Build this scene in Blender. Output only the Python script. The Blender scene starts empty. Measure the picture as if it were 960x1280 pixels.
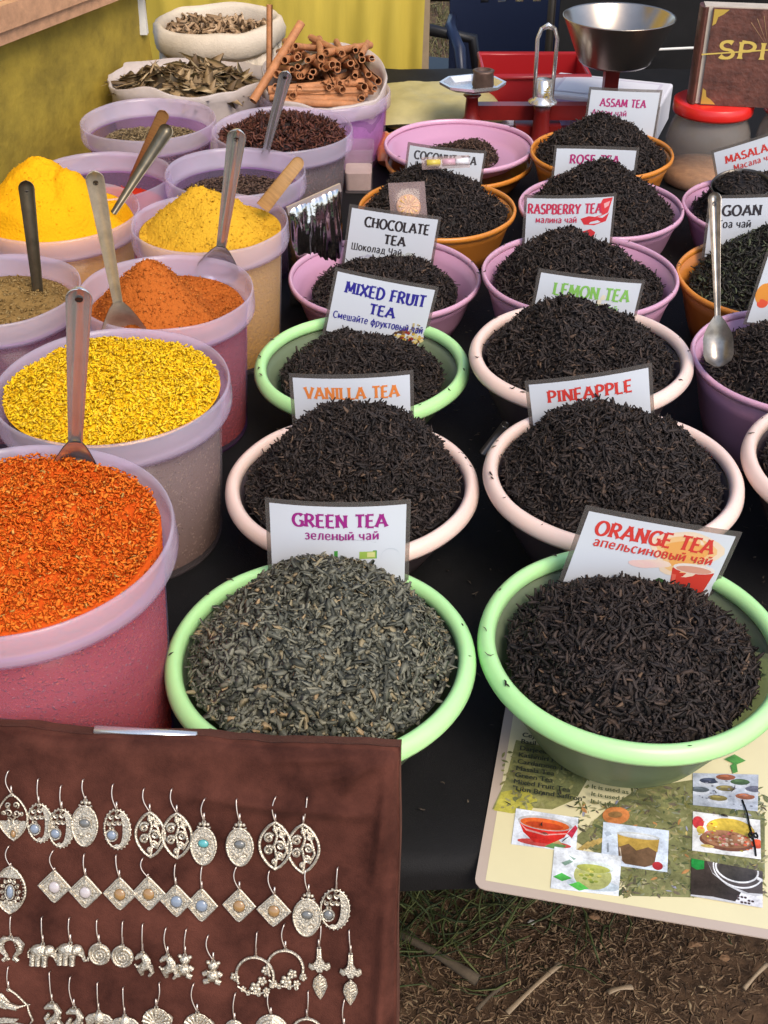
import bpy, math, random
import numpy as np
from mathutils import Vector, Matrix, noise
rad = math.radians
PI = math.pi
# ------------------------------------------------------------------ camera, world, sun, exposure
SC = bpy.context.scene
COL = SC.collection
F = 1500.0; PITCH = rad(36); CP, SP = math.cos(PITCH), math.sin(PITCH); CAMH = 1.67
cd = bpy.data.cameras.new('camera'); cam = bpy.data.objects.new('camera', cd); COL.objects.link(cam)
cam.location = (0, 0, CAMH); cam.rotation_euler = (PI/2 - PITCH, 0, 0)
cd.sensor_fit = 'VERTICAL'; cd.angle = 2*math.atan(640/F); cd.clip_start = .05; cd.clip_end = 500
SC.camera = cam
SUN_EL, SUN_AZ = rad(50), rad(150)          # azimuth measured clockwise from +Y: behind the camera, to the right
wd = bpy.data.worlds.new('World'); SC.world = wd; wd.use_nodes = True
nt = wd.node_tree; sky = nt.nodes.new('ShaderNodeTexSky'); sky.sky_type = 'NISHITA'; sky.sun_disc = False
sky.sun_elevation = SUN_EL; sky.sun_rotation = SUN_AZ; sky.dust_density = 2.0
bg = nt.nodes['Background']; bg.inputs[1].default_value = .15; nt.links.new(sky.outputs[0], bg.inputs[0])
sl = bpy.data.lights.new('sun', 'SUN'); sl.energy = 1.6; sl.angle = rad(30); sl.color = (1, .89, .74)
so = bpy.data.objects.new('sun', sl); COL.objects.link(so); so.location = (2, -4, 6)
sdir = Vector((math.sin(SUN_AZ)*math.cos(SUN_EL), math.cos(SUN_AZ)*math.cos(SUN_EL), math.sin(SUN_EL)))
so.rotation_euler = sdir.to_track_quat('Z', 'Y').to_euler()
vs = SC.view_settings; vs.view_transform = 'Standard'; vs.look = 'None'; vs.gamma = 1; vs.use_curve_mapping = False
vs.exposure = .68
SC.render.engine = 'CYCLES'
SC.cycles.use_denoising = True
SC.cycles.max_bounces = 6; SC.cycles.diffuse_bounces = 3; SC.cycles.glossy_bounces = 3
SC.cycles.transparent_max_bounces = 14; SC.cycles.transmission_bounces = 4
SC.cycles.caustics_reflective = False; SC.cycles.caustics_refractive = False
RNG = np.random.default_rng(7); random.seed(11)
TZ = .75                                     # table top height

def W(px, py, z):
    X = (px-480)*z/F; Y = (640-py)*z/F
    return Vector((X, z*CP + Y*SP, CAMH - z*SP + Y*CP))
def WY(px, py, yh):                          # the point of a sight line at ground distance yh
    return W(px, py, yh/(CP + (640-py)/F*SP))
def WH(px, py, h):                           # the point of a sight line at height h
    return W(px, py, (CAMH-h)/(SP - (640-py)/F*CP))

# ------------------------------------------------------------------ materials
MATS = {}
def mat(name, col, rough=.5, metal=0, spec=.5, var=0, vscale=40, bump=0, bscale=200, trans=0, tcol=None, coat=0, sss=0, col2=None, sheen=0, stretch=None):
    """principled material; var/col2: blotchy colour variation; trans: share of plain see-through"""
    m = bpy.data.materials.new(name); m.use_nodes = True; n = m.node_tree.nodes; l = m.node_tree.links
    b = n['Principled BSDF']; c = (*col, 1)
    b.inputs['Base Color'].default_value = c; b.inputs['Roughness'].default_value = rough
    b.inputs['Metallic'].default_value = metal; b.inputs['Specular IOR Level'].default_value = spec
    b.inputs['Coat Weight'].default_value = coat; b.inputs['Coat Roughness'].default_value = .15
    b.inputs['Sheen Weight'].default_value = sheen
    if sheen: b.inputs['Sheen Tint'].default_value = (min(1, col[0]*4+.3), min(1, col[1]*4+.2), min(1, col[2]*4+.15), 1); b.inputs['Sheen Roughness'].default_value = .35
    if sss:
        b.inputs['Subsurface Weight'].default_value = sss; b.inputs['Subsurface Radius'].default_value = (.01, .006, .005); b.inputs['Subsurface Scale'].default_value = 1
    tc = n.new('ShaderNodeTexCoord'); src = tc.outputs['Object']
    if stretch:
        mp = n.new('ShaderNodeMapping'); mp.inputs['Scale'].default_value = stretch; l.new(src, mp.inputs[0]); src = mp.outputs[0]
    if var or col2:
        t = n.new('ShaderNodeTexNoise'); t.inputs['Scale'].default_value = vscale; t.inputs['Detail'].default_value = 6; t.inputs['Roughness'].default_value = .65
        l.new(src, t.inputs['Vector'])
        r = n.new('ShaderNodeValToRGB'); r.color_ramp.elements[0].position = .3; r.color_ramp.elements[1].position = .7
        k = 1-var
        r.color_ramp.elements[0].color = (col[0]*k, col[1]*k, col[2]*k, 1)
        r.color_ramp.elements[1].color = (*col2, 1) if col2 else tuple(min(1, x*(1+var*.6)) for x in col)+(1,)
        l.new(t.outputs[0], r.inputs[0]); l.new(r.outputs[0], b.inputs['Base Color'])
    if bump:
        t2 = n.new('ShaderNodeTexNoise'); t2.inputs['Scale'].default_value = bscale; t2.inputs['Detail'].default_value = 5
        l.new(src, t2.inputs['Vector'])
        bm_ = n.new('ShaderNodeBump'); bm_.inputs['Strength'].default_value = bump; bm_.inputs['Distance'].default_value = .004
        l.new(t2.outputs[0], bm_.inputs['Height']); l.new(bm_.outputs[0], b.inputs['Normal'])
    if trans:
        tr = n.new('ShaderNodeBsdfTransparent'); tr.inputs[0].default_value = (*(tcol or col), 1)
        mx = n.new('ShaderNodeMixShader'); mx.inputs[0].default_value = trans
        l.new(b.outputs[0], mx.inputs[1]); l.new(tr.outputs[0], mx.inputs[2]); l.new(mx.outputs[0], n['Material Output'].inputs[0])
    MATS[name] = m
    return m
def ramp_mat(name, stops, rough=.7, spec=.35, bump=0, bscale=600):
    """colour of each leaf or crumb from its own random number"""
    m = bpy.data.materials.new(name); m.use_nodes = True; n = m.node_tree.nodes; l = m.node_tree.links
    b = n['Principled BSDF']; b.inputs['Roughness'].default_value = rough; b.inputs['Specular IOR Level'].default_value = spec
    a = n.new('ShaderNodeAttribute'); a.attribute_name = 'rnd'
    r = n.new('ShaderNodeValToRGB'); cr = r.color_ramp
    while len(cr.elements) < len(stops): cr.elements.new(.5)
    for e, (p, c) in zip(cr.elements, stops): e.position = p; e.color = (*c, 1)
    l.new(a.outputs['Fac'], r.inputs[0]); l.new(r.outputs[0], b.inputs['Base Color'])
    if bump:
        tc = n.new('ShaderNodeTexCoord'); t2 = n.new('ShaderNodeTexNoise'); t2.inputs['Scale'].default_value = bscale; t2.inputs['Detail'].default_value = 6
        l.new(tc.outputs['Object'], t2.inputs['Vector'])
        bm_ = n.new('ShaderNodeBump'); bm_.inputs['Strength'].default_value = bump; bm_.inputs['Distance'].default_value = .004
        l.new(t2.outputs[0], bm_.inputs['Height']); l.new(bm_.outputs[0], b.inputs['Normal'])
    MATS[name] = m; return m
def print_mat(name='ink'):
    m = bpy.data.materials.new(name); m.use_nodes = True; n = m.node_tree.nodes; l = m.node_tree.links
    b = n['Principled BSDF']; b.inputs['Roughness'].default_value = .38
    a = n.new('ShaderNodeAttribute'); a.attribute_name = 'col'; l.new(a.outputs['Color'], b.inputs['Base Color'])
    MATS[name] = m; return m
INK = print_mat()
def photo_mat():
    m = print_mat('photo_print'); n = m.node_tree.nodes; l = m.node_tree.links; b = n['Principled BSDF']; b.inputs['Roughness'].default_value = .25
    a = b.inputs['Base Color'].links[0].from_socket; tc = n.new('ShaderNodeTexCoord'); t = n.new('ShaderNodeTexNoise'); t.inputs['Scale'].default_value = 260; t.inputs['Detail'].default_value = 8; t.inputs['Roughness'].default_value = .75
    t2 = n.new('ShaderNodeTexNoise'); t2.inputs['Scale'].default_value = 55; t2.inputs['Detail'].default_value = 3
    l.new(tc.outputs['Object'], t.inputs['Vector']); l.new(tc.outputs['Object'], t2.inputs['Vector'])
    ad = n.new('ShaderNodeMath'); ad.operation = 'ADD'; l.new(t.outputs[0], ad.inputs[0]); l.new(t2.outputs[0], ad.inputs[1])
    mr = n.new('ShaderNodeMapRange'); mr.inputs['From Min'].default_value = .7; mr.inputs['From Max'].default_value = 1.3; mr.inputs['To Min'].default_value = .55; mr.inputs['To Max'].default_value = 1.3; l.new(ad.outputs[0], mr.inputs[0])
    mx = n.new('ShaderNodeVectorMath'); mx.operation = 'SCALE'; l.new(a, mx.inputs[0]); l.new(mr.outputs[0], mx.inputs['Scale']); l.new(mx.outputs[0], b.inputs['Base Color'])
    return m
PHOTO = photo_mat()

# ------------------------------------------------------------------ mesh helpers
class MB:
    def __init__(s): s.v = []; s.f = []; s.c = []; s.off = 0; s.step = .000012
    def add(s, vs, fs, col=None):
        o = len(s.v); s.v += [tuple(x) for x in vs]; s.f += [tuple(i+o for i in f) for f in fs]
        s.c += [col or (1, 1, 1)]*len(vs)
    def poly(s, pts, z, col):                 # a flat printed shape, each a hair above the last
        s.off += 1; zz = z + s.off*s.step
        s.add([(p[0], p[1], zz) for p in pts], [tuple(range(len(pts)))], col)
    def box(s, c, d, M=None):
        x, y, z = (k/2 for k in d)
        vs = [Vector((sx*x, sy*y, sz*z)) for sx in (-1, 1) for sy in (-1, 1) for sz in (-1, 1)]
        if M: vs = [M @ q for q in vs]
        vs = [q+Vector(c) for q in vs]
        s.add(vs, [(0, 1, 3, 2), (4, 6, 7, 5), (0, 4, 5, 1), (2, 3, 7, 6), (0, 2, 6, 4), (1, 5, 7, 3)])
    def lathe(s, prof, seg=48, c=(0, 0, 0), closed=False, cap=False, ex=1, ey=1, warp=0):
        n = len(prof); vs = []
        for i in range(seg):
            a = 2*PI*i/seg
            wz = warp*noise.noise(Vector((math.cos(a)*1.7+c[0], math.sin(a)*1.7, warp*900+prof[0][0]*50))); wr = 1+wz*3
            for r, z in prof: vs.append((c[0]+r*math.cos(a)*ex*wr, c[1]+r*math.sin(a)*ey*wr, c[2]+z+wz))
        fs = []
        for i in range(seg):
            j = (i+1) % seg
            for k in range(n if closed else n-1):
                k2 = (k+1) % n; fs.append((i*n+k, j*n+k, j*n+k2, i*n+k2))
        if cap:
            fs.append(tuple(i*n for i in range(seg))[::-1]); fs.append(tuple(i*n+n-1 for i in range(seg)))
        s.add(vs, fs)
    def tube(s, pts, r, n=6, closed=False, cap=True, flat=1):
        P = [Vector(p) for p in pts]; N = len(P); vs = []; up = Vector((.123, .31, .94)); prev = None
        rr = r if hasattr(r, '__len__') else [r]*N
        for i in range(N):
            t = (P[(i+1) % N]-P[i-1]) if closed else (P[min(i+1, N-1)]-P[max(i-1, 0)])
            if t.length < 1e-9: t = Vector((0, 0, 1))
            t.normalize()
            a = (prev - t*prev.dot(t)) if prev else t.cross(up)
            if a.length < 1e-6: a = t.orthogonal()
            a.normalize(); prev = a; b = t.cross(a)
            for k in range(n):
                q = 2*PI*k/n; vs.append(P[i]+a*math.cos(q)*rr[i]+b*math.sin(q)*rr[i]*flat)
        fs = []
        for i in range(N if closed else N-1):
            j = (i+1) % N
            for k in range(n): fs.append((i*n+k, i*n+(k+1) % n, j*n+(k+1) % n, j*n+k))
        if cap and not closed: fs += [tuple(range(n))[::-1], tuple((N-1)*n+k for k in range(n))]
        s.add(vs, fs)
    def plate(s, out, z0, z1, inset=0):       # extruded outline with a small edge bevel
        n = len(out); cx = sum(p[0] for p in out)/n; cy = sum(p[1] for p in out)/n
        ins = [(cx+(x-cx)*(1-inset), cy+(y-cy)*(1-inset)) for x, y in out]
        vs = [(x, y, z0) for x, y in out]+[(x, y, z0+(z1-z0)*.6) for x, y in out]+[(x, y, z1) for x, y in ins]
        fs = [tuple(range(n))[::-1], tuple(range(2*n, 3*n))]
        for a in (0, n):
            for i in range(n): j = (i+1) % n; fs.append((a+i, a+j, a+n+j, a+n+i))
        s.add(vs, fs)
    def dome(s, cx, cy, rx, ry, z, h, seg=14, rings=4):
        vs = []; fs = []
        for k in range(rings):
            a = PI/2*k/rings
            for i in range(seg):
                q = 2*PI*i/seg; vs.append((cx+rx*math.cos(a)*math.cos(q), cy+ry*math.cos(a)*math.sin(q), z+h*math.sin(a)))
        vs.append((cx, cy, z+h)); T = len(vs)-1
        for k in range(rings-1):
            for i in range(seg): j = (i+1) % seg; fs.append((k*seg+i, k*seg+j, (k+1)*seg+j, (k+1)*seg+i))
        for i in range(seg): fs.append(((rings-1)*seg+i, (rings-1)*seg+(i+1) % seg, T))
        s.add(vs, fs)
    def mesh(s, name, m, smooth=True, auto=None):
        me = bpy.data.meshes.new(name); me.from_pydata(s.v, [], s.f); me.update()
        if any(c != (1, 1, 1) for c in s.c):
            at = me.attributes.new('col', 'FLOAT_COLOR', 'POINT')
            at.data.foreach_set('color', np.array([(*c, 1) for c in s.c], dtype=np.float32).ravel())
        if smooth:
            me.polygons.foreach_set('use_smooth', [True]*len(me.polygons))
            if auto: me.set_sharp_from_angle(angle=rad(auto))
        me.materials.append(m)
        return me
    def build(s, name, m, parent=None, loc=None, smooth=True, auto=None):
        o = bpy.data.objects.new(name, s.mesh(name, m, smooth, auto)); COL.objects.link(o)
        if parent: o.parent = parent
        if loc is not None: o.location = loc
        return o
def tag(o, label=None, cat=None, group=None, kind=None):
    if label: o['label'] = label
    if cat: o['category'] = cat
    if group: o['group'] = group
    if kind: o['kind'] = kind
    return o
def empty(name, loc, label, cat, group=None, M=None):
    o = bpy.data.objects.new(name, None); COL.objects.link(o); o.empty_display_size = .02
    if M is not None: o.matrix_world = M
    else: o.location = loc
    return tag(o, label, cat, group)
def np_mesh(name, verts, quads, m, rnd=None, smooth=True):
    me = bpy.data.meshes.new(name); nv, nf = len(verts), len(quads)
    me.vertices.add(nv); me.vertices.foreach_set('co', np.asarray(verts, np.float32).ravel())
    me.loops.add(nf*4); me.loops.foreach_set('vertex_index', np.asarray(quads, np.int32).ravel())
    me.polygons.add(nf); me.polygons.foreach_set('loop_start', np.arange(nf, dtype=np.int32)*4)
    me.update(calc_edges=True); me.validate()
    if rnd is not None:
        at = me.attributes.new('rnd', 'FLOAT', 'POINT'); at.data.foreach_set('value', np.asarray(rnd, np.float32))
    if smooth: me.polygons.foreach_set('use_smooth', np.ones(len(me.polygons), bool))
    me.materials.append(m); return me
def nz(x, y, s, seed=0): return noise.noise(Vector((x*s+seed*7.3, y*s-seed*3.1, seed*1.7)))

def slivers(cen, nor, L, Wd, flat, tilt, seed, curl=.5, st=4, prof=(.35, 1, .9, .2)):
    """one twisted, curled sliver (leaf, flake or crumb) at each centre"""
    g = np.random.default_rng(seed); n = len(cen)
    d = g.normal(size=(n, 3)); t = d - nor*np.sum(d*nor, 1)[:, None]; t /= np.linalg.norm(t, axis=1)[:, None]+1e-9
    th = g.normal(0, tilt, n)[:, None]; t2 = t*np.cos(th)+nor*np.sin(th); nn = nor*np.cos(th)-t*np.sin(th); b = np.cross(nn, t2)
    c1 = g.normal(0, curl, n)[:, None]; c2 = g.normal(0, curl, n)[:, None]; tw0 = g.uniform(0, 2*PI, n); tw1 = g.normal(0, .9, n)
    V = np.zeros((n, st, 3, 3))
    for k in range(st):
        s = k/(st-1)-.5
        p = cen + t2*(s*L)[:, None] + b*(c1*(s*s-.1)*L[:, None]) + nn*(c2*(s*s-.1)*L[:, None])
        for j in range(3):
            a = tw0*.25 + tw1*s + j*2*PI/3
            V[:, k, j] = p + b*(np.cos(a)*Wd*.5*prof[k])[:, None] + nn*(np.sin(a)*Wd*.5*flat*prof[k])[:, None]
    base = (np.arange(n)*st*3)[:, None, None]; q = []
    for k in range(st-1):
        for j in range(3): j2 = (j+1) % 3; q.append([k*3+j, k*3+j2, (k+1)*3+j2, (k+1)*3+j])
    Q = (base+np.array(q)[None]).reshape(-1, 4)
    return V.reshape(-1, 3), Q, np.repeat(g.uniform(.05, 1, n), st*3)

def heap(name, mname, loc, R, H, label, cat, n, L, Wd, flat=.6, tilt=.35, a=1.7, seed=1, off=(0, 0), lump=.006, lift=.004, curl=.5, prof=(.35, 1, .9, .2), side=None, edge=0, shape=None, group=None, rough=.002, skew=1.6):
    """a loose mound: a dark core surface covered by slivers. side=(r_bottom, depth): the part seen through a clear tub wall"""
    def h(x, y):
        dx, dy = x-off[0], y-off[1]; r = math.hypot(x, y)/R
        ro = math.hypot(dx, dy)/R; k = max(0, 1-r**2.2)
        z = H*max(0, 1-(min(ro, 1.3))**a)*min(1, k*2.2) if H > 0 else 0
        if shape: z = shape(x, y, R, k)
        return z + (lump*(nz(x, y, 15, seed)+.6*nz(x, y, 36, seed))+rough*nz(x, y, 130, seed))*min(1, k*3) + edge
    NR, NS = 40, 72; V = []; Q = []
    for i in range(NR+1):
        r = R*(i/NR)
        for j in range(NS):
            q = 2*PI*j/NS; x, y = r*math.cos(q), r*math.sin(q); V.append((x, y, h(x, y)))
    if side:
        for s in range(1, 9):
            for j in range(NS):
                q = 2*PI*j/NS; r = R+(side[0]-R)*s/8; V.append((r*math.cos(q), r*math.sin(q), -side[1]*s/8+edge))
    nside = 8*NS if side else 0
    tot = NR+1+(8 if side else 0)
    for i in range(tot-1):
        for j in range(NS): j2 = (j+1) % NS; Q.append((i*NS+j, i*NS+j2, (i+1)*NS+j2, (i+1)*NS+j)[::-1])
    V = np.array(V); Q = np.array(Q); rn = np.full(len(V), .0)
    if nside: rn[-nside:] = .22
    if n:
        g = np.random.default_rng(seed+50)
        rr = R*np.sqrt(g.uniform(0, 1, n))*.985; aa = g.uniform(0, 2*PI, n); xs, ys = rr*np.cos(aa), rr*np.sin(aa)
        zs = np.array([h(x, y) for x, y in zip(xs, ys)]); e = .003
        gx = (np.array([h(x+e, y) for x, y in zip(xs, ys)])-zs)/e; gy = (np.array([h(x, y+e) for x, y in zip(xs, ys)])-zs)/e
        gx = np.clip(gx, -2, 2); gy = np.clip(gy, -2, 2)
        nor = np.stack([-gx, -gy, np.ones(n)], 1); nor /= np.linalg.norm(nor, axis=1)[:, None]
        cen = np.stack([xs, ys, zs], 1) + nor*(g.uniform(-.2, 1, n)*lift)[:, None]
        uu = g.uniform(0, 1, n)**skew; Ls = L[0]+(L[1]-L[0])*uu; Ws = np.minimum(Wd[0]+(Wd[1]-Wd[0])*np.clip(.25*uu+.75*g.uniform(0, 1, n), 0, 1), Ls*.8)
        v2, q2, r2 = slivers(cen, nor, Ls, Ws, flat, tilt, seed+9, curl, prof=prof)
        if side:   # crumbs pressed against the wall
            m_ = int(n*.8); aa = g.uniform(0, 2*PI, m_); s = g.uniform(0, 1, m_); r = R+(side[0]-R)*s
            no2 = np.stack([np.cos(aa), np.sin(aa), np.zeros(m_)], 1)
            ce2 = no2*r[:, None]; ce2[:, 2] = -side[1]*s+edge
            v3, q3, r3 = slivers(ce2, no2, g.uniform(L[0], L[1], m_)*.7, g.uniform(Wd[0], Wd[1], m_)*.75, flat*.4, .1, seed+19, curl*.3, prof=prof); r3 = r3*1.0
            v2 = np.concatenate([v2, v3]); q2 = np.concatenate([q2, q3+len(r2)]); r2 = np.concatenate([r2, r3])
        Q = np.concatenate([Q, q2+len(V)]); V = np.concatenate([V, v2]); rn = np.concatenate([rn, r2])
    o = bpy.data.objects.new(name, np_mesh(name, V, Q, MATS[mname], rn)); COL.objects.link(o); o.location = loc
    return tag(o, label, cat, group, 'stuff')

# ------------------------------------------------------------------ palette
mat('soil', (.12, .068, .037), .95, var=.5, vscale=14, bump=1, bscale=90, col2=(.16, .09, .048))
mat('black_cloth', (.008, .0075, .008), .7, var=.3, vscale=15, bump=.3, bscale=900, spec=.25)
mat('velvet', (.040, .011, .007), .9, var=.35, vscale=16, col2=(.115, .037, .024), bump=.25, bscale=700, spec=.15, sheen=.22)
mat('yellow_tarp', (.33, .23, .025), .8, var=.4, vscale=11, bump=.5, bscale=55)
mat('yellow_drape', (.54, .40, .05), .7, var=.12, vscale=6, bump=.15, bscale=300, stretch=(4, 4, .3))
mat('pine_wood', (.50, .27, .15), .6, var=.25, vscale=5, bump=.15, bscale=60, stretch=(1, 12, 12))
mat('white_paint', (.72, .70, .66), .5, var=.1)
mat('green_plastic', (.46, .80, .34), .32, spec=.5, sss=.25, var=.05, vscale=8)
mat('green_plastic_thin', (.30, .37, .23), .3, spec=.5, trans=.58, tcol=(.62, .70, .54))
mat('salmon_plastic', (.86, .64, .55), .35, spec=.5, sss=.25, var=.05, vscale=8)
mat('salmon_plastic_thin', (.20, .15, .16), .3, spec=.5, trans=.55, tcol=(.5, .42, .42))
mat('lilac_plastic', (.64, .36, .49), .3, spec=.5, sss=.2, var=.06, vscale=7)
mat('lilac_plastic_thin', (.58, .30, .44), .3, spec=.5, trans=.12, tcol=(.6, .4, .6))
mat('orange_plastic', (.66, .24, .035), .32, spec=.5, sss=.15, var=.06, vscale=7)
mat('orange_plastic_thin', (.58, .20, .03), .32, spec=.5, trans=.1, tcol=(.7, .4, .2))
mat('tub_rim', (.80, .70, .82), .14, spec=.6, trans=.70, tcol=(.95, .89, .98), sss=.1)
mat('tub_wall', (.56, .42, .60), .16, spec=.6, trans=.89, tcol=(.88, .68, .95))
mat('tub_wall_clear', (.70, .60, .62), .16, spec=.6, trans=.88, tcol=(.95, .92, .94))
mat('jar_plastic', (.80, .74, .68), .07, spec=.8, trans=.90, tcol=(.96, .93, .9))
mat('sample_film', (.62, .46, .44), .1, spec=.7, trans=.80, tcol=(.95, .9, .88))  # pinkish sheen of the clear wrapper is put into its colour
mat('clear_plastic', (.72, .68, .62), .06, spec=.7, trans=.94, tcol=(.95, .93, .9))
mat('film', (.22, .20, .19), .12, spec=.7, trans=.72, tcol=(.75, .73, .7))
mat('liner_plastic', (.68, .58, .53), .25, spec=.5, trans=.3, tcol=(.9, .86, .82), bump=.5, bscale=60)
mat('sack_cloth', (.62, .52, .40), .7, var=.1, bump=.4, bscale=300)
mat('paper', (.60, .63, .68), .4)
mat('pan_steel', (.52, .44, .36), .25, metal=.95, var=.15, vscale=12)  # brown tint paints in reflections of the yellow and black surroundings
mat('steel', (.78, .76, .74), .24, metal=.75, var=.15, vscale=12, bump=.03, bscale=300, stretch=(1, 1, .2))
mat('worn_steel', (.62, .54, .42), .36, metal=.5, var=.35, vscale=25)
mat('silver', (.66, .58, .45), .32, metal=.75, var=.6, vscale=.35, bump=.35, bscale=.45)
mat('old_steel', (.34, .30, .26), .3, metal=.8, var=.5, vscale=40)
mat('dark_steel', (.10, .09, .08), .35, metal=.8)
mat('spoon_wood', (.36, .19, .06), .6, var=.3, vscale=30, stretch=(1, 8, 1))
mat('red_paint', (.20, .012, .010), .35, var=.2, vscale=20)
mat('red_plastic', (.34, .012, .015), .35)
mat('lid_red', (.66, .02, .015), .3)
mat('navy_plastic', (.012, .02, .055), .4)
mat('gold', (.75, .50, .10), .35, metal=.6)
mat('book_leather', (.13, .045, .03), .5, var=.6, vscale=35, bump=.4, bscale=120)
mat('book_edge', (.55, .47, .38), .6, var=.15)
mat('box_white', (.72, .70, .74), .4)
mat('orange_paper', (.72, .24, .10), .5, var=.1)
mat('newspaper', (.45, .38, .16), .5, var=.25, vscale=9, bump=.3, bscale=40)
mat('foil', (.55, .53, .52), .12, metal=1, bump=.6, bscale=25)
mat('cinnamon', (.46, .19, .075), .7, var=.35, vscale=60, bump=.3, bscale=200)
mat('cinnamon_dark', (.06, .022, .01), .8)
mat('stone_blue', (.22, .26, .32), .15, spec=.7, var=.2, vscale=150, coat=.4)
mat('stone_amber', (.34, .19, .07), .15, spec=.7, var=.3, vscale=150, coat=.4)
mat('stone_grey', (.16, .16, .15), .15, spec=.7, var=.3, vscale=150, coat=.4)
mat('stone_pearl', (.50, .44, .43), .15, spec=.7, var=.15, vscale=150, coat=.4)
mat('stone_teal', (.10, .38, .38), .15, spec=.7, var=.3, vscale=150, coat=.4)
mat('twig', (.09, .065, .04), .9, var=.4, vscale=40)
mat('stick_wood', (.34, .25, .16), .7, var=.15, vscale=30)
mat('pebble', (.5, .45, .38), .7, var=.2)
mat('clod', (.20, .11, .055), .95, var=.3, vscale=60)
ramp_mat('spill_tea', [(0, (.012, .009, .007)), (.6, (.04, .028, .02)), (1, (.13, .10, .07))], .6)
mat('wood_crate', (.25, .14, .07), .7, var=.3, vscale=8)
ramp_mat('black_tea', [(0, (.012, .009, .008)), (.3, (.023, .017, .015)), (.85, (.046, .033, .028)), (.96, (.066, .043, .032)), (1, (.13, .08, .05))], .66, .26)
ramp_mat('green_tea', [(0, (.018, .018, .012)), (.25, (.078, .078, .056)), (.6, (.145, .14, .102)), (.87, (.20, .19, .135)), (.97, (.25, .20, .11)), (1, (.36, .24, .12))], .6, .4)
ramp_mat('herb_mix', [(0, (.007, .006, .004)), (.55, (.022, .017, .012)), (.8, (.034, .034, .02)), (1, (.07, .085, .04))], .6, .4)
ramp_mat('chili', [(0, (.60, .085, .008)), (.3, (.70, .115, .010)), (.7, (.80, .19, .02)), (.92, (.76, .20, .02)), (.975, (.74, .36, .08)), (1, (.40, .22, .06))], .9, .1)
ramp_mat('yellow_rice', [(0, (.86, .48, .010)), (.2, (.88, .53, .012)), (.7, (.90, .60, .02)), (.95, (.86, .58, .05)), (1, (.60, .34, .03))], .9, .1)
ramp_mat('brown_seed', [(0, (.17, .10, .075)), (.5, (.34, .22, .15)), (1, (.50, .36, .24))], .7)
ramp_mat('cumin_seed', [(0, (.06, .04, .02)), (.4, (.22, .15, .07)), (1, (.42, .32, .17))], .7)
ramp_mat('clove_seed', [(0, (.015, .008, .006)), (.5, (.07, .035, .024)), (1, (.15, .09, .06))], .7)
ramp_mat('anise_bits', [(0, (.012, .005, .004)), (.5, (.085, .022, .014)), (1, (.17, .06, .035))], .6)
ramp_mat('bay_leaf', [(0, (.03, .018, .008)), (.35, (.15, .09, .04)), (.8, (.36, .24, .12)), (1, (.5, .38, .22))], .55)
ramp_mat('pale_powder', [(0, (.62, .50, .40)), (1, (.70, .58, .46))], .9, .1)
ramp_mat('dried_root', [(0, (.10, .06, .03)), (.5, (.34, .21, .11)), (1, (.52, .36, .22))], .7)
ramp_mat('orange_powder', [(0, (.46, .115, .018)), (.5, (.55, .15, .025)), (1, (.62, .2, .04))], .9, .1, bump=1, bscale=220)
ramp_mat('mustard_powder', [(0, (.66, .36, .025)), (.5, (.70, .40, .03)), (1, (.72, .44, .05))], .9, .1, bump=1, bscale=220)
ramp_mat('turmeric', [(0, (.80, .38, .006)), (.5, (.80, .40, .008)), (1, (.84, .45, .02))], .9, .1, bump=.6, bscale=200)
ramp_mat('red_powder', [(0, (.55, .03, .01)), (1, (.65, .06, .02))], .9, .1, bump=.6)
ramp_mat('brown_powder', [(0, (.25, .15, .05)), (.5, (.30, .19, .07)), (1, (.38, .26, .11))], .9, .1, bump=1, bscale=200)
ramp_mat('grass', [(0, (.02, .03, .008)), (.5, (.045, .06, .015)), (1, (.10, .11, .03))], .6)
ramp_mat('dry_litter', [(0, (.04, .022, .012)), (.5, (.13, .075, .04)), (.9, (.21, .135, .075)), (1, (.32, .23, .13))], .85)

ramp_mat('lawn', [(0, (.06, .06, .02)), (.5, (.13, .12, .045)), (1, (.26, .21, .09))], .7)
mat('packet_yellow', (.72, .70, .36), .45)
mat('pale_fill', (.66, .53, .43), .9, var=.1, vscale=60)
mat('dried_fill', (.66, .54, .48), .7, var=.3, vscale=30)
mat('dark_worn', (.19, .16, .11), .4, metal=.8, var=.4, vscale=25)
mat('menu_border', (.50, .40, .33), .25, var=.08, vscale=6)
mat('menu_paper', (.74, .66, .40), .3, var=.06, vscale=8, coat=.3)
mat('silver_wire', (.74, .62, .52), .3, metal=.85)
mat('weight_iron', (.13, .08, .06), .5, metal=.5, var=.3, vscale=60)
mat('violet_grey', (.32, .27, .32), .5, var=.4, vscale=40)
mat('bright_packet', (.78, .55, .12), .3, var=.2, vscale=6, bump=.5, bscale=40, col2=(.70, .16, .05))
mat('red_packet', (.62, .10, .03), .35, var=.3, vscale=14, bump=.4, bscale=60, col2=(.75, .30, .10))
mat('foil_edge', (.72, .60, .56), .3, metal=.6)
mat('dried_orange', (.50, .24, .08), .6, var=.3, vscale=60); mat('slice_flesh', (.68, .40, .12), .5, var=.3, vscale=90)
mat('candy_yellow', (.55, .42, .06), .35); mat('candy_pink', (.52, .30, .36), .35)
mat('jar_fill', (.50, .27, .13), .8, var=.4, vscale=50)
mat('black_plastic', (.012, .011, .013), .45)

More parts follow.
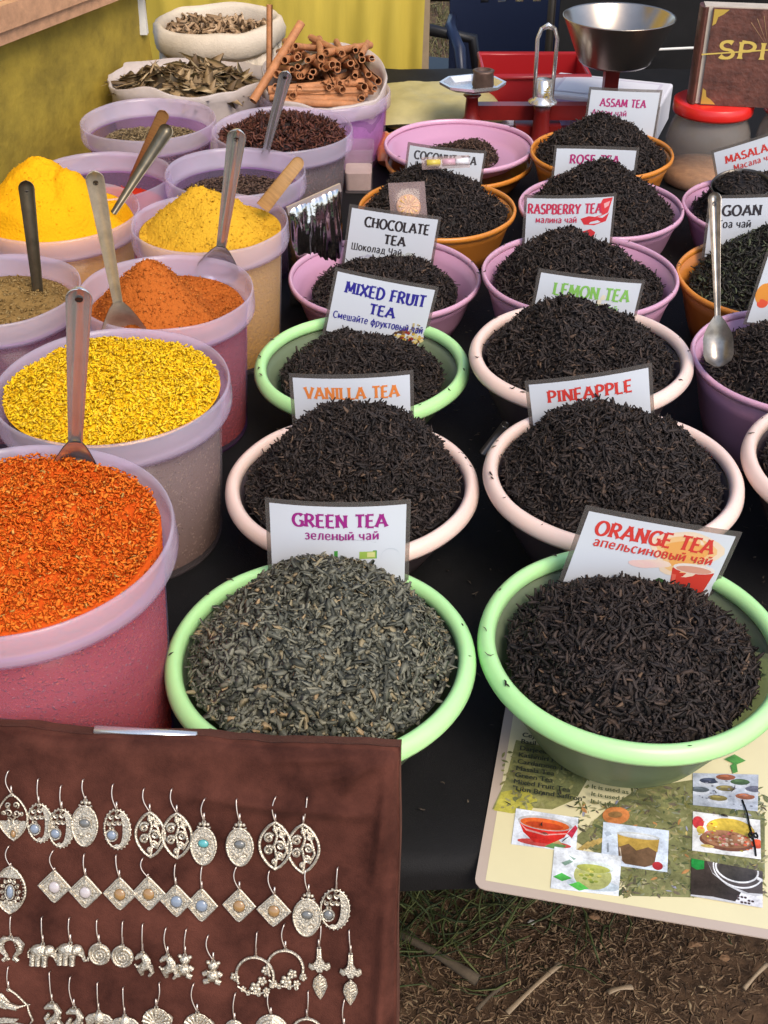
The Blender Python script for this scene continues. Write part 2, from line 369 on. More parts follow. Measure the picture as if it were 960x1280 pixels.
# ------------------------------------------------------------------ setting
def build_ground():
    V = []; Q = []; N = 120
    xs = [math.copysign(abs(k)**2.6, k)*60 for k in np.linspace(-1, 1, N+1)]
    for y in xs:
        for x in xs:
            X, Y = x+.2, y+1.1; V.append((X, Y, .012*nz(X, Y, 6, 1)+.02*nz(X, Y, 1.5, 2)-.01))
    for i in range(N):
        for j in range(N): a = i*(N+1)+j; Q.append((a, a+1, a+N+2, a+N+1))
    o = bpy.data.objects.new('ground', np_mesh('ground', np.array(V), np.array(Q), MATS['soil'])); COL.objects.link(o)
    o['kind'] = 'structure'
    # grass in tufts under and behind the stall
    g = np.random.default_rng(3)
    def blades(n, cx, sx, cy, sy, L, w, seed, name, m, tilt, label, cat, z=.01):
        c = np.stack([g.normal(cx, sx, n), g.normal(cy, sy, n), np.full(n, z)], 1); no = np.tile([[0., 0, 1]], (n, 1))
        v, q, r = slivers(c, no, g.uniform(*L, n), g.uniform(*w, n), .25, tilt, seed, .7, prof=(.7, 1, .7, .08))
        ob = bpy.data.objects.new(name, np_mesh(name, v, q, MATS[m], r)); COL.objects.link(ob); tag(ob, label, cat, None, 'stuff')
    blades(330, .08, .14, 1.2, .07, (.05, .17), (.002, .006), 31, 'grass', 'grass', .5, 'dark green grass growing on the soil beneath the table edge', 'grass', .02)
    blades(9000, .22, .26, 1.12, .14, (.002, .026), (.0015, .006), 32, 'plant_litter', 'dry_litter', .12, 'dry straw and wood crumbs strewn on the brown soil', 'litter', .006)
    n = 26000
    c = np.stack([g.uniform(-1.5, 2.0, n), g.uniform(4.2, 9.5, n), np.full(n, .02)], 1); no = np.tile([[0., 0, 1]], (n, 1))
    v, q, r = slivers(c, no, g.uniform(.04, .12, n), g.uniform(.004, .01, n), .3, .7, 77, .6, prof=(.7, 1, .7, .08))
    ob = bpy.data.objects.new('lawn_grass', np_mesh('lawn_grass', v, q, MATS['lawn'], r)); COL.objects.link(ob)
    tag(ob, 'sunlit patchy lawn grass behind the stall', 'grass', None, 'stuff')
build_ground()

def build_table():
    fy, by, x0, x1 = .718, 3.25, -1.05, 1.35
    t = empty('market_table', (0, 1.6, 0), 'long market table covered with a black cloth', 'table')
    b = MB(); b.box((x0/2+x1/2, fy/2+by/2, TZ-.025), (x1-x0-.02, by-fy-.02, .03)); b.build('table_top', MATS['wood_crate'], t, (0, -1.6, 0), smooth=False)
    for sx in (x0+.08, x1-.08):
        for sy in (1.9, by-.08):
            q = MB(); q.box((sx, sy, (TZ-.04)/2), (.05, .05, TZ-.04)); q.build('table_leg', MATS['wood_crate'], t, (0, -1.6, 0), smooth=False)
    V = []; Q = []; NX, NY = 110, 110
    prof = [(fy-.013, -.034), (fy-.012, -.016), (fy-.008, -.004), (fy+.004, 0)]
    for i in range(NY+1):
        yy = fy+.004+(by-fy)*(i/NY)
        for j in range(NX+1): X = x0+(x1-x0)*j/NX; V.append((X, yy, TZ+.002+.003*max(-.4, nz(X, yy, 5, 3))+.0015*nz(X, yy, 17, 4)+.006*max(0, 1-(yy-fy)/.2)*max(0, nz(X+.4*yy, yy*.5, 13, 12))+.004*max(0, nz(X*1.5+yy, yy, 8, 15))))
    lead = []
    for yy, dz in prof[:3]:
        for j in range(NX+1): X = x0+(x1-x0)*j/NX; lead.append((X, yy+.003*nz(X, 0, 9, 5), TZ+.002+dz+(.006*nz(X, 0, 12, 6) if dz < -.015 else 0)))
    V = lead+V; R = 3+NY+1
    for i in range(R-1):
        for j in range(NX): a = i*(NX+1)+j; Q.append((a, a+1, a+NX+2, a+NX+1))
    o = bpy.data.objects.new('tablecloth', np_mesh('tablecloth', np.array(V), np.array(Q), MATS['black_cloth'])); COL.objects.link(o)
    tag(o, 'plain black cloth spread under the bowls on the table', 'tablecloth')
build_table()

def wallx(y): return -.735+.445*(y-2.387)
def build_backdrop():
    # olive yellow side wall of the stall, sagging fabric
    V = []; Q = []; NX, NZ = 60, 40
    for k in range(2):
        for i in range(NX+1):
            y = .6+(2.85-.6)*i/NX
            for j in range(NZ+1):
                z = 2.3*j/NZ; d = .012*nz(y, z, 2.5, 8)+.006*nz(y, z, 9, 9)+.002*nz(y, z, 30, 2)
                V.append((wallx(y)+d-k*.006, y-d*.4, z))
    M_ = (NX+1)*(NZ+1)
    for k in range(2):
        for i in range(NX):
            for j in range(NZ): a = k*M_+i*(NZ+1)+j; Q.append((a, a+NZ+1, a+NZ+2, a+1))
    o = bpy.data.objects.new('fabric_wall', np_mesh('fabric_wall', np.array(V), np.array(Q), MATS['yellow_tarp'])); COL.objects.link(o)
    tag(o, 'olive yellow fabric side wall at the left of the stall', 'wall')
    # bright drape behind
    V = []; Q = []; NX, NZ = 150, 30
    for k in range(2):
        for i in range(NX+1):
            x = -1.0+(.118+1.0)*i/NX
            for j in range(NZ+1):
                z = .60+(2.3-.6)*j/NZ; fold = .05*nz(x*1.6, z*.12, 5, 4)+.028*nz(x*3, z*.2, 6, 7)+.010*nz(x*5, z*.8, 7, 3)
                tap = -.02*(1-j/NZ)*(i/NX)**6
                V.append((x+tap+.03*(j/NZ)*(i/NX), 3.34+fold*.6+k*.004, z))
    M_ = (NX+1)*(NZ+1)
    for k in range(2):
        for i in range(NX):
            for j in range(NZ): a = k*M_+i*(NZ+1)+j; Q.append((a, a+NZ+1, a+NZ+2, a+1))
    o = bpy.data.objects.new('yellow_curtain', np_mesh('yellow_curtain', np.array(V), np.array(Q), MATS['yellow_drape'])); COL.objects.link(o)
    tag(o, 'bright yellow curtain hanging in folds behind the spice sacks', 'curtain')
    b = MB(); p = WY(529, 40, 3.42); b.box((p.x, p.y+.03, 1.1), (.035, .03, 2.2)); o = b.build('tent_pole', MATS['stick_wood'], smooth=False)
    tag(o, 'pale wooden pole at the right edge of the yellow curtain', 'pole')
    b = MB(); p = WY(184, 38, 2.86); b.box((p.x-.004, p.y-.03, p.z+.65), (.021, .02, 1.3)); o = b.build('wooden_batten', MATS['white_paint'], smooth=False)
    tag(o, 'white painted batten at the end of the olive fabric wall', 'batten')
    # shelf along the wall
    ang = math.atan2(1, .445); M = Matrix.Rotation(ang-PI/2, 3, 'Z')
    t = empty('wall_shelf', (wallx(1.7)+.04, 1.7, 1.08), 'raw pine shelf fixed along the olive fabric wall', 'shelf')
    ax = Vector((.445, 1, 0)).normalized(); nrm = Vector((ax.y, -ax.x, 0))
    def onw(y, off, z): return Vector((wallx(y), y, z))+nrm*off
    b = MB(); b.box(onw(1.95, .035, 1.102)-t.location, (.024, 1.5, .044), M); b.build('front_rail', MATS['pine_wood'], t, smooth=False)
    b = MB(); b.box(onw(2.62, .024, 1.066)-t.location, (.03, .68, .022), M); b.build('bearer', MATS['pine_wood'], t, smooth=False)
    b = MB(); b.box(onw(1.95, .008, 1.12)-t.location, (.03, 1.5, .012), M); b.build('shelf_board', MATS['pine_wood'], t, smooth=False)
    for y, lab in ((2.20, 'pale yellow tea packet with leaf print, nearer one on the pine shelf'), (2.36, 'pale yellow tea packet with leaf print, farther one on the pine shelf')):
        q = MB(); c = onw(y, .018, 1.126+.055); q.box((0, 0, 0), (.012, .085, .11), M)
        o = empty('tea_packet', c, lab, 'packet', 'packets on the shelf'); q.build('packet', MATS['packet_yellow'], o, smooth=False)
        l = MB()
        for k in range(5):
            yy = -.03+.014*k; zz = -.03+.012*(k % 3)
            pts = [(.0, .0), (.006, .004), (.013, .002), (.006, -.003)]
            l.add([M @ Vector((.0068, yy+a, zz+b_)) for a, b_ in pts], [(0, 1, 2, 3)], (.05, .09, .02))
        l.build('leaf_print', INK, o, smooth=False)
build_backdrop()

# ------------------------------------------------------------------ bowls and tubs
BOWLS = {}
def bowl(key, px, py, w, D, style, label, zoff=0, hmin=.085, up=0):
    z = D*F/w; p = W(px, py, z); R = D/2; top = p.z+zoff; base = min(TZ+.006, top-hmin); h = top-base
    if base < TZ or up: base = TZ+.006+up; h = top-base
    t = empty('tea_bowl', (p.x, p.y, base), label, 'bowl', 'plastic bowls of tea')
    if style in ('green', 'salmon'):
        rm = MB()
        rp = [(R*.880, h-.010), (R*.890, h-.003), (R*.912, h+.001), (R*.940, h+.002), (R*.972, h-.001), (R*.993, h-.006), (R, h-.012), (R*.988, h-.016), (R*.955, h-.016), (R*.905, h-.015)]
        rm.lathe(rp, 96, closed=True, warp=.0022+.0001*(px % 7)); rm.build('rim', MATS[style+'_plastic'], t)
        wl = MB()
        wp = [(.0, .0), (R*.42, .0), (R*.48, .003), (R*.64, h*.22), (R*.78, h*.52), (R*.87, h*.78), (R*.925, h-.0155), (R*.905, h-.0155), (R*.85, h*.78), (R*.76, h*.52), (R*.62, h*.22), (R*.46, .007), (0, .006)]
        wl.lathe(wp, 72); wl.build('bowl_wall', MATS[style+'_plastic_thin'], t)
        r_in = R*.885
    else:
        rm = MB()
        rp = [(R*.955, h-.006), (R*.965, h), (R*.985, h+.001), (R, h-.003), (R*.995, h-.009), (R*.965, h-.010)]
        rm.lathe(rp, 96, closed=True, warp=.0022+.0001*(px % 7)); rm.build('rim', MATS[style+'_plastic'], t)
        wl = MB()
        wp = [(.0, .0), (R*.70, .0), (R*.755, .004), (R*.84, h*.35), (R*.91, h*.7), (R*.975, h-.009), (R*.955, h-.009), (R*.89, h*.7), (R*.82, h*.35), (R*.735, .008), (0, .006)]
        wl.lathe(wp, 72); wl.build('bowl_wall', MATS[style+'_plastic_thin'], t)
        r_in = R*.955
    BOWLS[key] = (p.x, p.y, top, r_in, h)
    return t
bowl('green', 400, 813, 390, .30, 'green', 'pale green rimmed bowl heaped with grey green tea, behind the earring board')
bowl('orange', 791, 799, 388, .30, 'green', 'pale green rimmed bowl standing on the printed menu sheet')
bowl('vanilla', 440, 600, 318, .30, 'salmon', 'salmon pink rimmed bowl directly behind the grey green tea bowl')
bowl('pine', 766, 588, 324, .30, 'salmon', 'salmon pink rimmed bowl in front of the lemon tea bowl')
bowl('mixed', 452, 452, 270, .30, 'green', 'smaller looking pale green bowl in the third row, beside the yellow flakes tub')
bowl('lemon', 726, 439, 279, .30, 'salmon', 'pale salmon bowl in the third row holding the pineapple card at its front')
bowl('choc', 481, 344, 241, .31, 'lilac', 'lilac pink bowl in the fourth row beside the silver foil packet')
bowl('rasp', 725, 340, 245, .305, 'lilac', 'lilac pink bowl in the fourth row behind the lemon tea card')
bowl('coco', 546, 259, 198, .285, 'orange', 'orange bowl heaped with black tea behind the chocolate tea card')
bowl('rose', 751, 256, 205, .295, 'lilac', 'lilac pink bowl in the fifth row behind the raspberry tea card')
bowl('pink', 574, 179, 188, .305, 'lilac', 'pink bowl nested in an orange bowl, half empty, behind the coconut card', up=.05)
bowl('pink_under', 574, 181, 185, .300, 'orange', 'orange bowl with the half empty pink bowl nested in it', zoff=-.03)
bowl('assam', 752, 189, 178, .28, 'orange', 'orange bowl heaped with black tea behind the rose tea card')
bowl('masala', 957, 258, 205, .295, 'lilac', 'lilac pink bowl at the right edge below the red lidded jar')
bowl('goan', 970, 346, 245, .305, 'orange', 'orange bowl at the right edge with a steel spoon across it')
bowl('purp', 1006, 448, 279, .30, 'lilac', 'deep lilac bowl at the right edge with a spoon bowl resting in it')
bowl('far', 1094, 578, 324, .30, 'salmon', 'salmon pink rimmed bowl cut by the right edge of the picture')

def tea(key, H, drop, n, label, m='black_tea', off=(0, 0), a=1.7, L=(.0035, .019), w=(.0020, .0056), seed=None, **k):
    x, y, top, r, h = BOWLS[key]
    rr = r*(1-.55*drop/max(h, .01)) - .002
    heap('tea_mound', m, (x, y, top-drop), rr, H, label, 'tea', n, L, w, flat=k.pop('flat', .6), tilt=k.pop('tilt', .6), skew=2.3, prof=(.6, 1, .95, .5), a=a, seed=seed or (len(BOWLS)*3+int(x*100)), off=off, lump=k.pop('lump', .013), lift=k.pop('lift', .006), group='mounds of loose tea', **k)
tea('green', .066, .008, 10400, 'mound of grey green leaf tea in front of the green tea card', 'green_tea', L=(.005, .018), w=(.003, .0088), flat=.28, a=2.3, off=(0, .01), tilt=.4)
tea('orange', .056, .020, 9880, 'mound of black tea in front of the orange tea card', L=(.004, .023), w=(.0022, .0062), a=2.1, off=(0, -.008))
tea('vanilla', .095, .008, 12350, 'tall mound of black tea in front of the vanilla tea card', a=1.8, off=(.012, .006))
tea('pine', .068, .010, 12350, 'tall mound of black tea in front of the pineapple tea card', a=1.9, off=(-.005, .01))
tea('mixed', .044, .024, 8450, 'low mound of black tea in front of the mixed fruit tea card', a=1.6)
tea('lemon', .070, .012, 8450, 'mound of black tea in front of the lemon tea card', a=1.6, off=(-.012, .004))
tea('choc', .046, .030, 5460, 'low mound of black tea in front of the chocolate tea card', a=1.5)
tea('rasp', .082, .02, 7475, 'mound of black tea in front of the raspberry tea card', a=1.35, off=(-.02, .006))
tea('coco', .068, .008, 5460, 'mound of black tea in the orange bowl below the coconut tea card', a=1.5, off=(-.02, .02))
tea('rose', .082, .012, 6825, 'mound of black tea in front of the rose tea card', a=1.3, off=(-.006, .012))
tea('pink', .02, .03, 3000, 'low layer of brown tea crumbs in the nested pink bowl', 'clove_seed', L=(.004, .008), w=(.002, .004), off=(.06, .06))
tea('assam', .072, .008, 5200, 'mound of black tea in front of the assam tea card', a=1.4)
tea('masala', .07, .015, 4680, 'mound of black tea in front of the masala tea card', a=1.5)
tea('goan', .09, .02, 5460, 'mound of dark herb flecked tea in front of the goan tea card', 'herb_mix', a=1.4, off=(0, .02))
tea('purp', .075, .02, 5460, 'mound of black tea behind the far right salmon bowl', a=1.6, off=(.02, .0))
tea('far', .09, .014, 4680, 'mound of black tea cut by the right edge of the picture', a=1.6)

TUBS = {}
def tub(key, px, py, w, D, label, contents, cm, fill, H=0, n=0, L=(.003, .006), Wd=(.002, .004), seed=1, wall='tub_wall', rimm='tub_rim', base=None, **k):
    z = D*F/w; p = W(px, py, z); R = D/2; b0 = base if base is not None else TZ+.005; h = p.z-b0
    t = empty('spice_tub', (p.x, p.y, b0), label, 'tub', 'translucent spice tubs')
    wl = MB()
    wl.lathe([(0, 0), (R*.78, 0), (R*.805, .006), (R*.90, h-.034), (R*.893, h-.034), (R*.797, .008), (0, .003)], 80); wl.build('tub_wall', MATS[wall], t)
    rm = MB()
    rm.lathe([(R*.90, h-.036), (R*.975, h-.036), (R*.995, h-.030), (R, h-.024), (R*.992, h-.004), (R*.985, h), (R*.972, h), (R*.96, h-.008), (R*.925, h-.026), (R*.893, h-.036)], 96, closed=True, warp=.002)
    rm.build('rim_band', MATS[rimm], t)
    TUBS[key] = (p.x, p.y, p.z, R, h)
    zf = p.z-fill; rf = R*(.89-.10*max(0, fill-.034)/h) if fill > .034 else R*(.895+.03*(.034-fill)/.034)
    depth = h-fill-.01
    heap(contents, cm, (p.x, p.y, zf), rf-.002, H, k.pop('clabel'), k.pop('ccat', 'spice'), n, L, Wd, seed=seed, side=k.pop('side', (R*.785, depth)), group='spices in the tubs', **k)
gran = dict(flat=.65, tilt=.45, curl=.3, prof=(.75, 1, 1, .75))
tub('red', 15, 665, 406, .29, 'large translucent lilac tub of orange red chili flakes, nearest the earring board', 'chili_flakes', 'chili', .008, .012, 19000, (.0016, .0056), (.0016, .0048), 21, clabel='coarse orange red chili flakes filling the nearest tub', lump=.014, lift=.006, rough=.008, **gran)
tub('yellow', 140, 478, 297, .275, 'translucent tub heaped with bright yellow flakes, behind the chili tub', 'yellow_flakes', 'yellow_rice', .010, .022, 15000, (.0024, .0062), (.0022, .0046), 22, clabel='bright yellow flakes heaped in a tub with a steel ladle', lump=.009, lift=.006, rough=.006, a=2, side=None, wall='tub_wall_clear', **gran)
x_, y_, z_, R_, h_ = TUBS['yellow']
heap('packed_seeds', 'brown_seed', (x_, y_, z_-.022), R_*.885, 0, 'grey brown seeds packed below the yellow flakes, seen through the tub wall', 'seeds', 5200, (.003, .006), (.002, .0035), seed=71, lump=.001, side=(R_*.785, h_-.034), **gran)
def sh_orange(x, y, R, k):
    m1 = .075*max(0, 1-math.hypot((x+.02)/.085, (y+.012)/.085)**1.25)
    return m1*min(1, k*3)-.006*math.exp(-((x-.075)**2+(y-.02)**2)/.0012)
def sh_tan(x, y, R, k):
    m1 = .066*max(0, 1-math.hypot((x+.008)/.088, (y-.005)/.085)**1.2)
    return m1*min(1, k*3)
def sh_turm(x, y, R, k):
    return .03*max(0, 1-math.hypot((x-.06)/.05, (y+.03)/.06)**2)*min(1, k*3)+.102*max(0, 1-math.hypot((x+.02)/.115, (y+.01)/.11)**1.3)*min(1, k*3)-.018*math.exp(-((x-.09)**2+(y-.03)**2)/.0015)
pw = dict(flat=.9, tilt=.8, curl=.2, prof=(.6, 1, 1, .6))
tub('orange', 207, 362, 221, .235, 'translucent lilac tub of orange brown powder behind the yellow flakes', 'orange_spice_powder', 'orange_powder', .028, 0, 2600, (.0015, .004), (.0015, .0035), 23, clabel='orange brown spice powder piled in a steep mound', shape=sh_orange, lump=.007, lift=.002, **pw)
tub('tan', 262, 276, 198, .235, 'translucent tub of mustard yellow powder beside the silver foil packet', 'mustard_coloured_powder', 'mustard_powder', .014, 0, 1100, (.0012, .004), (.0012, .0035), 24, clabel='mustard yellow powder in a lumpy mound', shape=sh_tan, wall='tub_wall_clear', lump=.009, lift=.002, **pw)
tub('brown', -8, 360, 216, .235, 'translucent tub of dull brown powder cut by the left edge of the picture', 'brown_spice_powder', 'brown_powder', .030, .02, 1500, (.002, .006), (.002, .005), 25, clabel='dull brown powder in the tub at the left edge', lump=.012, lift=.002, **pw)
tub('turm', 72, 262, 205, .265, 'translucent tub of deep yellow turmeric against the olive fabric wall', 'turmeric_powder', 'turmeric', .012, 0, 500, (.001, .003), (.001, .003), 26, clabel='deep yellow turmeric powder piled above its tub rim', shape=sh_turm, wall='tub_wall_clear', lump=.012, lift=.001, rough=.003, **pw)
tub('redp', 127, 218, 175, .245, 'nearly empty translucent tub with a little bright red powder', 'red_spice_powder', 'red_powder', .062, .01, 500, (.0015, .004), (.0015, .003), 27, clabel='bright red powder low in its tub behind the turmeric', **pw)
seed = dict(flat=.7, tilt=.4, curl=.2, prof=(.3, 1, 1, .3))
tub('cumin', 185, 148, 170, .27, 'half empty translucent tub of tan seeds below the bag of bay leaves', 'tan_seeds', 'cumin_seed', .055, .012, 3800, (.005, .008), (.0018, .003), 28, clabel='tan seeds low in the tub below the bay leaves', **seed)
tub('clove', 294, 213, 178, .245, 'half empty translucent tub of dark brown seeds behind the mustard yellow powder', 'dark_seeds', 'clove_seed', .05, .012, 3000, (.005, .008), (.003, .005), 29, clabel='dark brown seeds low in the tub behind the mustard yellow powder', **seed)
tub('anise', 353, 160, 178, .27, 'translucent tub of dark red brown star anise pieces below the cinnamon sticks', 'star_anise', 'anise_bits', .022, .03, 2600, (.010, .022), (.003, .007), 30, clabel='dark red brown star anise pieces filling the tub', lump=.012, lift=.012, tilt=.8, flat=.5, curl=.6, wall='tub_wall_clear')

def spills():
    g = np.random.default_rng(12); n = 1100
    c = np.stack([g.uniform(-.1, .75, n), g.uniform(.73, 2.2, n), np.full(n, TZ+.009)], 1); keep = np.ones(n, bool)
    for x, y, z, r, h in BOWLS.values(): keep &= np.hypot(c[:, 0]-x, c[:, 1]-y) > r*.75
    c = c[keep]; extra = []
    for k, (x, y, z, r, h) in BOWLS.items():
        m = 9; a = g.uniform(0, 2*PI, m); rr = r/.885*.95 if k in ('green', 'orange', 'vanilla', 'pine', 'mixed', 'lemon', 'far') else r*1.02
        extra.append(np.stack([x+rr*np.cos(a), y+rr*np.sin(a), np.full(m, z+.0025)], 1))
    c = np.concatenate([c]+extra); no = np.tile([[0., 0, 1]], (len(c), 1)); m = len(c)
    v, q, r = slivers(c, no, g.uniform(.003, .010, m), g.uniform(.0012, .003, m), .6, .15, 13, .5)
    o = bpy.data.objects.new('spilled_tea', np_mesh('spilled_tea', v, q, MATS['spill_tea'], r)); COL.objects.link(o); tag(o, 'stray tea leaves scattered over the black cloth and bowl rims', 'tea', None, 'stuff')
spills()

# cinnamon tub with its plastic liner and every stick
def build_cinnamon():
    D, w = .28, 165; z = D*F/w; p = W(406, 112, z); R = D/2; h = p.z-TZ-.005
    t = empty('cinnamon_tub', (p.x, p.y, TZ+.005), 'tall translucent tub lined with clear plastic holding cinnamon sticks', 'tub')
    wl = MB(); wl.lathe([(0, 0), (R*.88, 0), (R*.90, .006), (R*.94, h-.03), (R*.93, h-.03), (R*.89, .008), (0, .003)], 72); wl.build('tub_wall', MATS['tub_wall'], t)
    rm = MB(); rm.lathe([(R*.94, h-.03), (R, h-.028), (R, h-.004), (R*.985, h), (R*.97, h), (R*.93, h-.03)], 72, closed=True); rm.build('rim_band', MATS['tub_rim'], t)
    ln = MB(); n = 90; rings = []
    for r, zz, wob in ((R*.80, .02, .0), (R*.90, h-.04, .003), (R*.93, h+.012, .004), (R*.95, h+.040, .008), (R*.93, h+.044, .008), (R*.88, h+.02, .006), (R*.86, h-.02, .004)):
        rings.append([((r+wob*nz(math.cos(q)*2, math.sin(q)*2, 1.6, int(zz*100)))*(abs(math.cos(q))**4+abs(math.sin(q))**4)**(-.06)*math.cos(q), (r+wob*nz(math.cos(q)*2, math.sin(q)*2, 1.6, 5))*math.sin(q), zz+wob*1.2*nz(math.cos(q), math.sin(q), 2.3, 6)+(.030*(math.sin(q)-.35) if zz > h else 0)) for q in (2*PI*i/n for i in range(n))])
    vs = [v for rr in rings for v in rr]
    fs = [(k*n+i, k*n+(i+1) % n, (k+1)*n+(i+1) % n, (k+1)*n+i) for k in range(len(rings)-1) for i in range(n)]
    ln.add(vs, fs); ln.build('plastic_liner', MATS['liner_plastic'], t)
    fl = MB(); fl.lathe([(R*.85, .01), (R*.91, h-.05), (R*.88, h-.01), (R*.4, h+.0), (0, h+.002)], 48); fl.build('packing', MATS['dried_fill'], t)
    # sticks: rolled quills
    def quill(L, r):
        q = MB(); N = 16; vs = []; cs = []
        for e in (-L/2, -L/6, L/6, L/2):
            for i in range(N+1):
                a = -PI*.5+2*PI*i/N*.97; rr = r*(1-.28*(i/N)); vs.append((e, rr*math.cos(a), rr*math.sin(a)))
            for i in range(N+1):
                a = -PI*.5+2*PI*i/N*.97; rr = (r-.0018)*(1-.28*(i/N)); vs.append((e, rr*math.cos(a), rr*math.sin(a)))
        K = 2*(N+1); fs = []
        for s in range(3):
            for half in (0, N+1):
                for i in range(N):
                    a = s*K+half+i; f = (a, a+1, a+1+K, a+K); fs.append(f if half else f[::-1])
        for s, rev in ((0, 0), (3, 1)):
            for i in range(N): a = s*K+i; f = (a, a+1, a+1+N+1, a+N+1); fs.append(f[::-1] if rev else f)
        q.add(vs, fs); return q
    meshes = [quill(L, r).mesh('cinnamon_stick', MATS['cinnamon'], True, 40) for L, r in ((.18, .0088), (.16, .0078), (.20, .0095), (.14, .007))]
    g = random.Random(5); k = 0
    def put(x, y, zz, yaw, pit, mi, lab, grp='cinnamon sticks in the lined tub'):
        o = bpy.data.objects.new('cinnamon_stick', meshes[mi]); COL.objects.link(o)
        o.matrix_world = Matrix.Translation(Vector((p.x+x, p.y+y, TZ+zz))) @ Matrix.Rotation(yaw, 4, 'Z') @ Matrix.Rotation(pit, 4, 'Y') @ Matrix.Rotation(g.uniform(0, 6), 4, 'X')
        tag(o, lab, 'cinnamon stick', grp)
    hh = h+.020
    lab1 = 'rust brown cinnamon stick in the bundle with hollow ends facing the camera'
    for row in range(5):
        for c in range(10):
            x = -.090+.0195*c+g.uniform(-.005, .005)+.012*(row % 2); y = .050-.017*row+g.uniform(-.012, .012)
            if math.hypot(x, y) > R*.86: continue
            put(x, y, hh+.004+.014*(4-row)-.09*abs(x), PI/2+g.uniform(-.55, .45), rad(12)+g.uniform(-.2, .12), g.choice((0, 1, 3)), lab1)
    lab2 = 'cinnamon stick lying crosswise along the front of the bundle'
    for c in range(5): put(g.uniform(-.02, .02), -.070-.012*c+.004*c, hh+.012-.006*c, g.uniform(-.12, .2), g.uniform(-.06, .06), g.choice((0, 2)), lab2, 'crosswise cinnamon sticks')
    put(-.112, -.005, hh+.085, 1.3, rad(-80), 3, 'single cinnamon stick standing upright against the left of the liner')
    put(-.095, -.03, hh+.05, .9, rad(-38), 2, 'reddish cinnamon stick leaning at the left side of the bundle')
build_cinnamon()

def soft_bag(name, px, py, w, D, base_z, label, m, fold, seed, ey=1):
    z = D*F/w; p = W(px, py, z); R = D/2; h = p.z-base_z
    n = 100; rings = []
    prof = [(.0, 0, 0), (R*.75, .0, .0), (R*.95, h*.2, .01), (R*1.0, h*.55, .012), (R*.97, h*.82, .012)]
    if fold: prof += [(R*.97, h-.055, .010), (R*1.045, h-.042, .008), (R*1.065, h-.020, .010), (R*1.03, h+.004, .010), (R*.96, h+.008, .009), (R*.90, h-.004, .009), (R*.87, h-.03, .006), (R*.86, h-.07, .004)]
    else: prof += [(R*1.0, h-.01, .012), (R*1.02, h+.012, .018), (R*1.0, h+.014, .018), (R*.94, h-.02, .008), (R*.9, h-.05, .004)]
    for i_, (r, zz, wob) in enumerate(prof):
        rings.append([((r+wob*(nz(math.cos(q), math.sin(q), 2.2, seed)+.6*nz(math.cos(q), math.sin(q)+zz*8, 6, seed)))*math.cos(q), (r+wob*nz(math.cos(q), math.sin(q), 2.2, seed))*math.sin(q)*ey, zz+wob*.9*nz(math.cos(q), math.sin(q), 1.8, seed+3)) for q in (2*PI*i/n for i in range(n))])
    b = MB(); b.add([v for r in rings for v in r], [(k*n+i, k*n+(i+1) % n, (k+1)*n+(i+1) % n, (k+1)*n+i) for k in range(len(rings)-1) for i in range(n)])
    o = b.build(name, MATS[m], None, (p.x, p.y, base_z)); tag(o, label, 'sack'); return p, R
p, R = soft_bag('plastic_bag', 234, 101, 194, .335, TZ+.005, 'open clear plastic bag holding dry bay leaves', 'liner_plastic', False, 4, ey=.74)
o = heap('bay_leaves', 'bay_leaf', (p.x, p.y, p.z-.012), R*.90, .022, 'dry brown bay leaves in the open plastic bag', 'leaves', 520, (.05, .10), (.022, .036), flat=.05, tilt=.2, a=2, seed=41, lump=.012, lift=.012, curl=.35, prof=(.12, .95, 1, .06))
o.scale = (1, .74, 1)
def storage_box():
    y0 = 2.40; top = WY(450, 187, 2.37).z; h = top-TZ-.005; t = empty('storage_box', (-.052, y0, TZ+.005), 'narrow clear box of pale powder between the star anise tub and the cinnamon tub', 'box')
    def rr(w, d, r, z): return [(x+r*math.cos(a), y+r*math.sin(a), z) for (x, y, a0) in ((w/2-r, d/2-r, 0), (-w/2+r, d/2-r, PI/2), (-w/2+r, -d/2+r, PI), (w/2-r, -d/2+r, 3*PI/2)) for a in (a0, a0+PI/6, a0+PI/3, a0+PI/2)]
    def loft(secs, name, m):
        b = MB(); n = 16; b.add([v for q in secs for v in q], [(k*n+i, k*n+(i+1) % n, (k+1)*n+(i+1) % n, (k+1)*n+i) for k in range(len(secs)-1) for i in range(n)]+[tuple(range(n))[::-1], tuple((len(secs)-1)*n+i for i in range(n))]); b.build(name, MATS[m], t, auto=40)
    loft([rr(.056, .064, .008, 0), rr(.060, .068, .008, h-.01), rr(.064, .072, .008, h-.008), rr(.064, .072, .008, h), rr(.057, .065, .008, h), rr(.057, .065, .008, h-.012), rr(.052, .060, .008, .004)], 'box_wall', 'tub_wall_clear')
    loft([rr(.050, .058, .008, .005), rr(.054, .062, .008, h*.45), rr(.03, .036, .008, h*.50)], 'powder_fill', 'pale_fill')
storage_box()
p, R = soft_bag('cloth_sack', 273, 27, 155, .29, TZ+.005, 'cream sack with rolled top behind the bay leaves', 'sack_cloth', True, 5)
heap('dried_roots', 'dried_root', (p.x, p.y, p.z-.03), R*.88, .022, 'dried brown root pieces in the rolled top sack', 'spice', 380, (.02, .045), (.012, .02), flat=.6, tilt=.5, seed=42, lump=.012, lift=.012, curl=.5, prof=(.6, 1, .9, .5), side=(R*.85, .05))

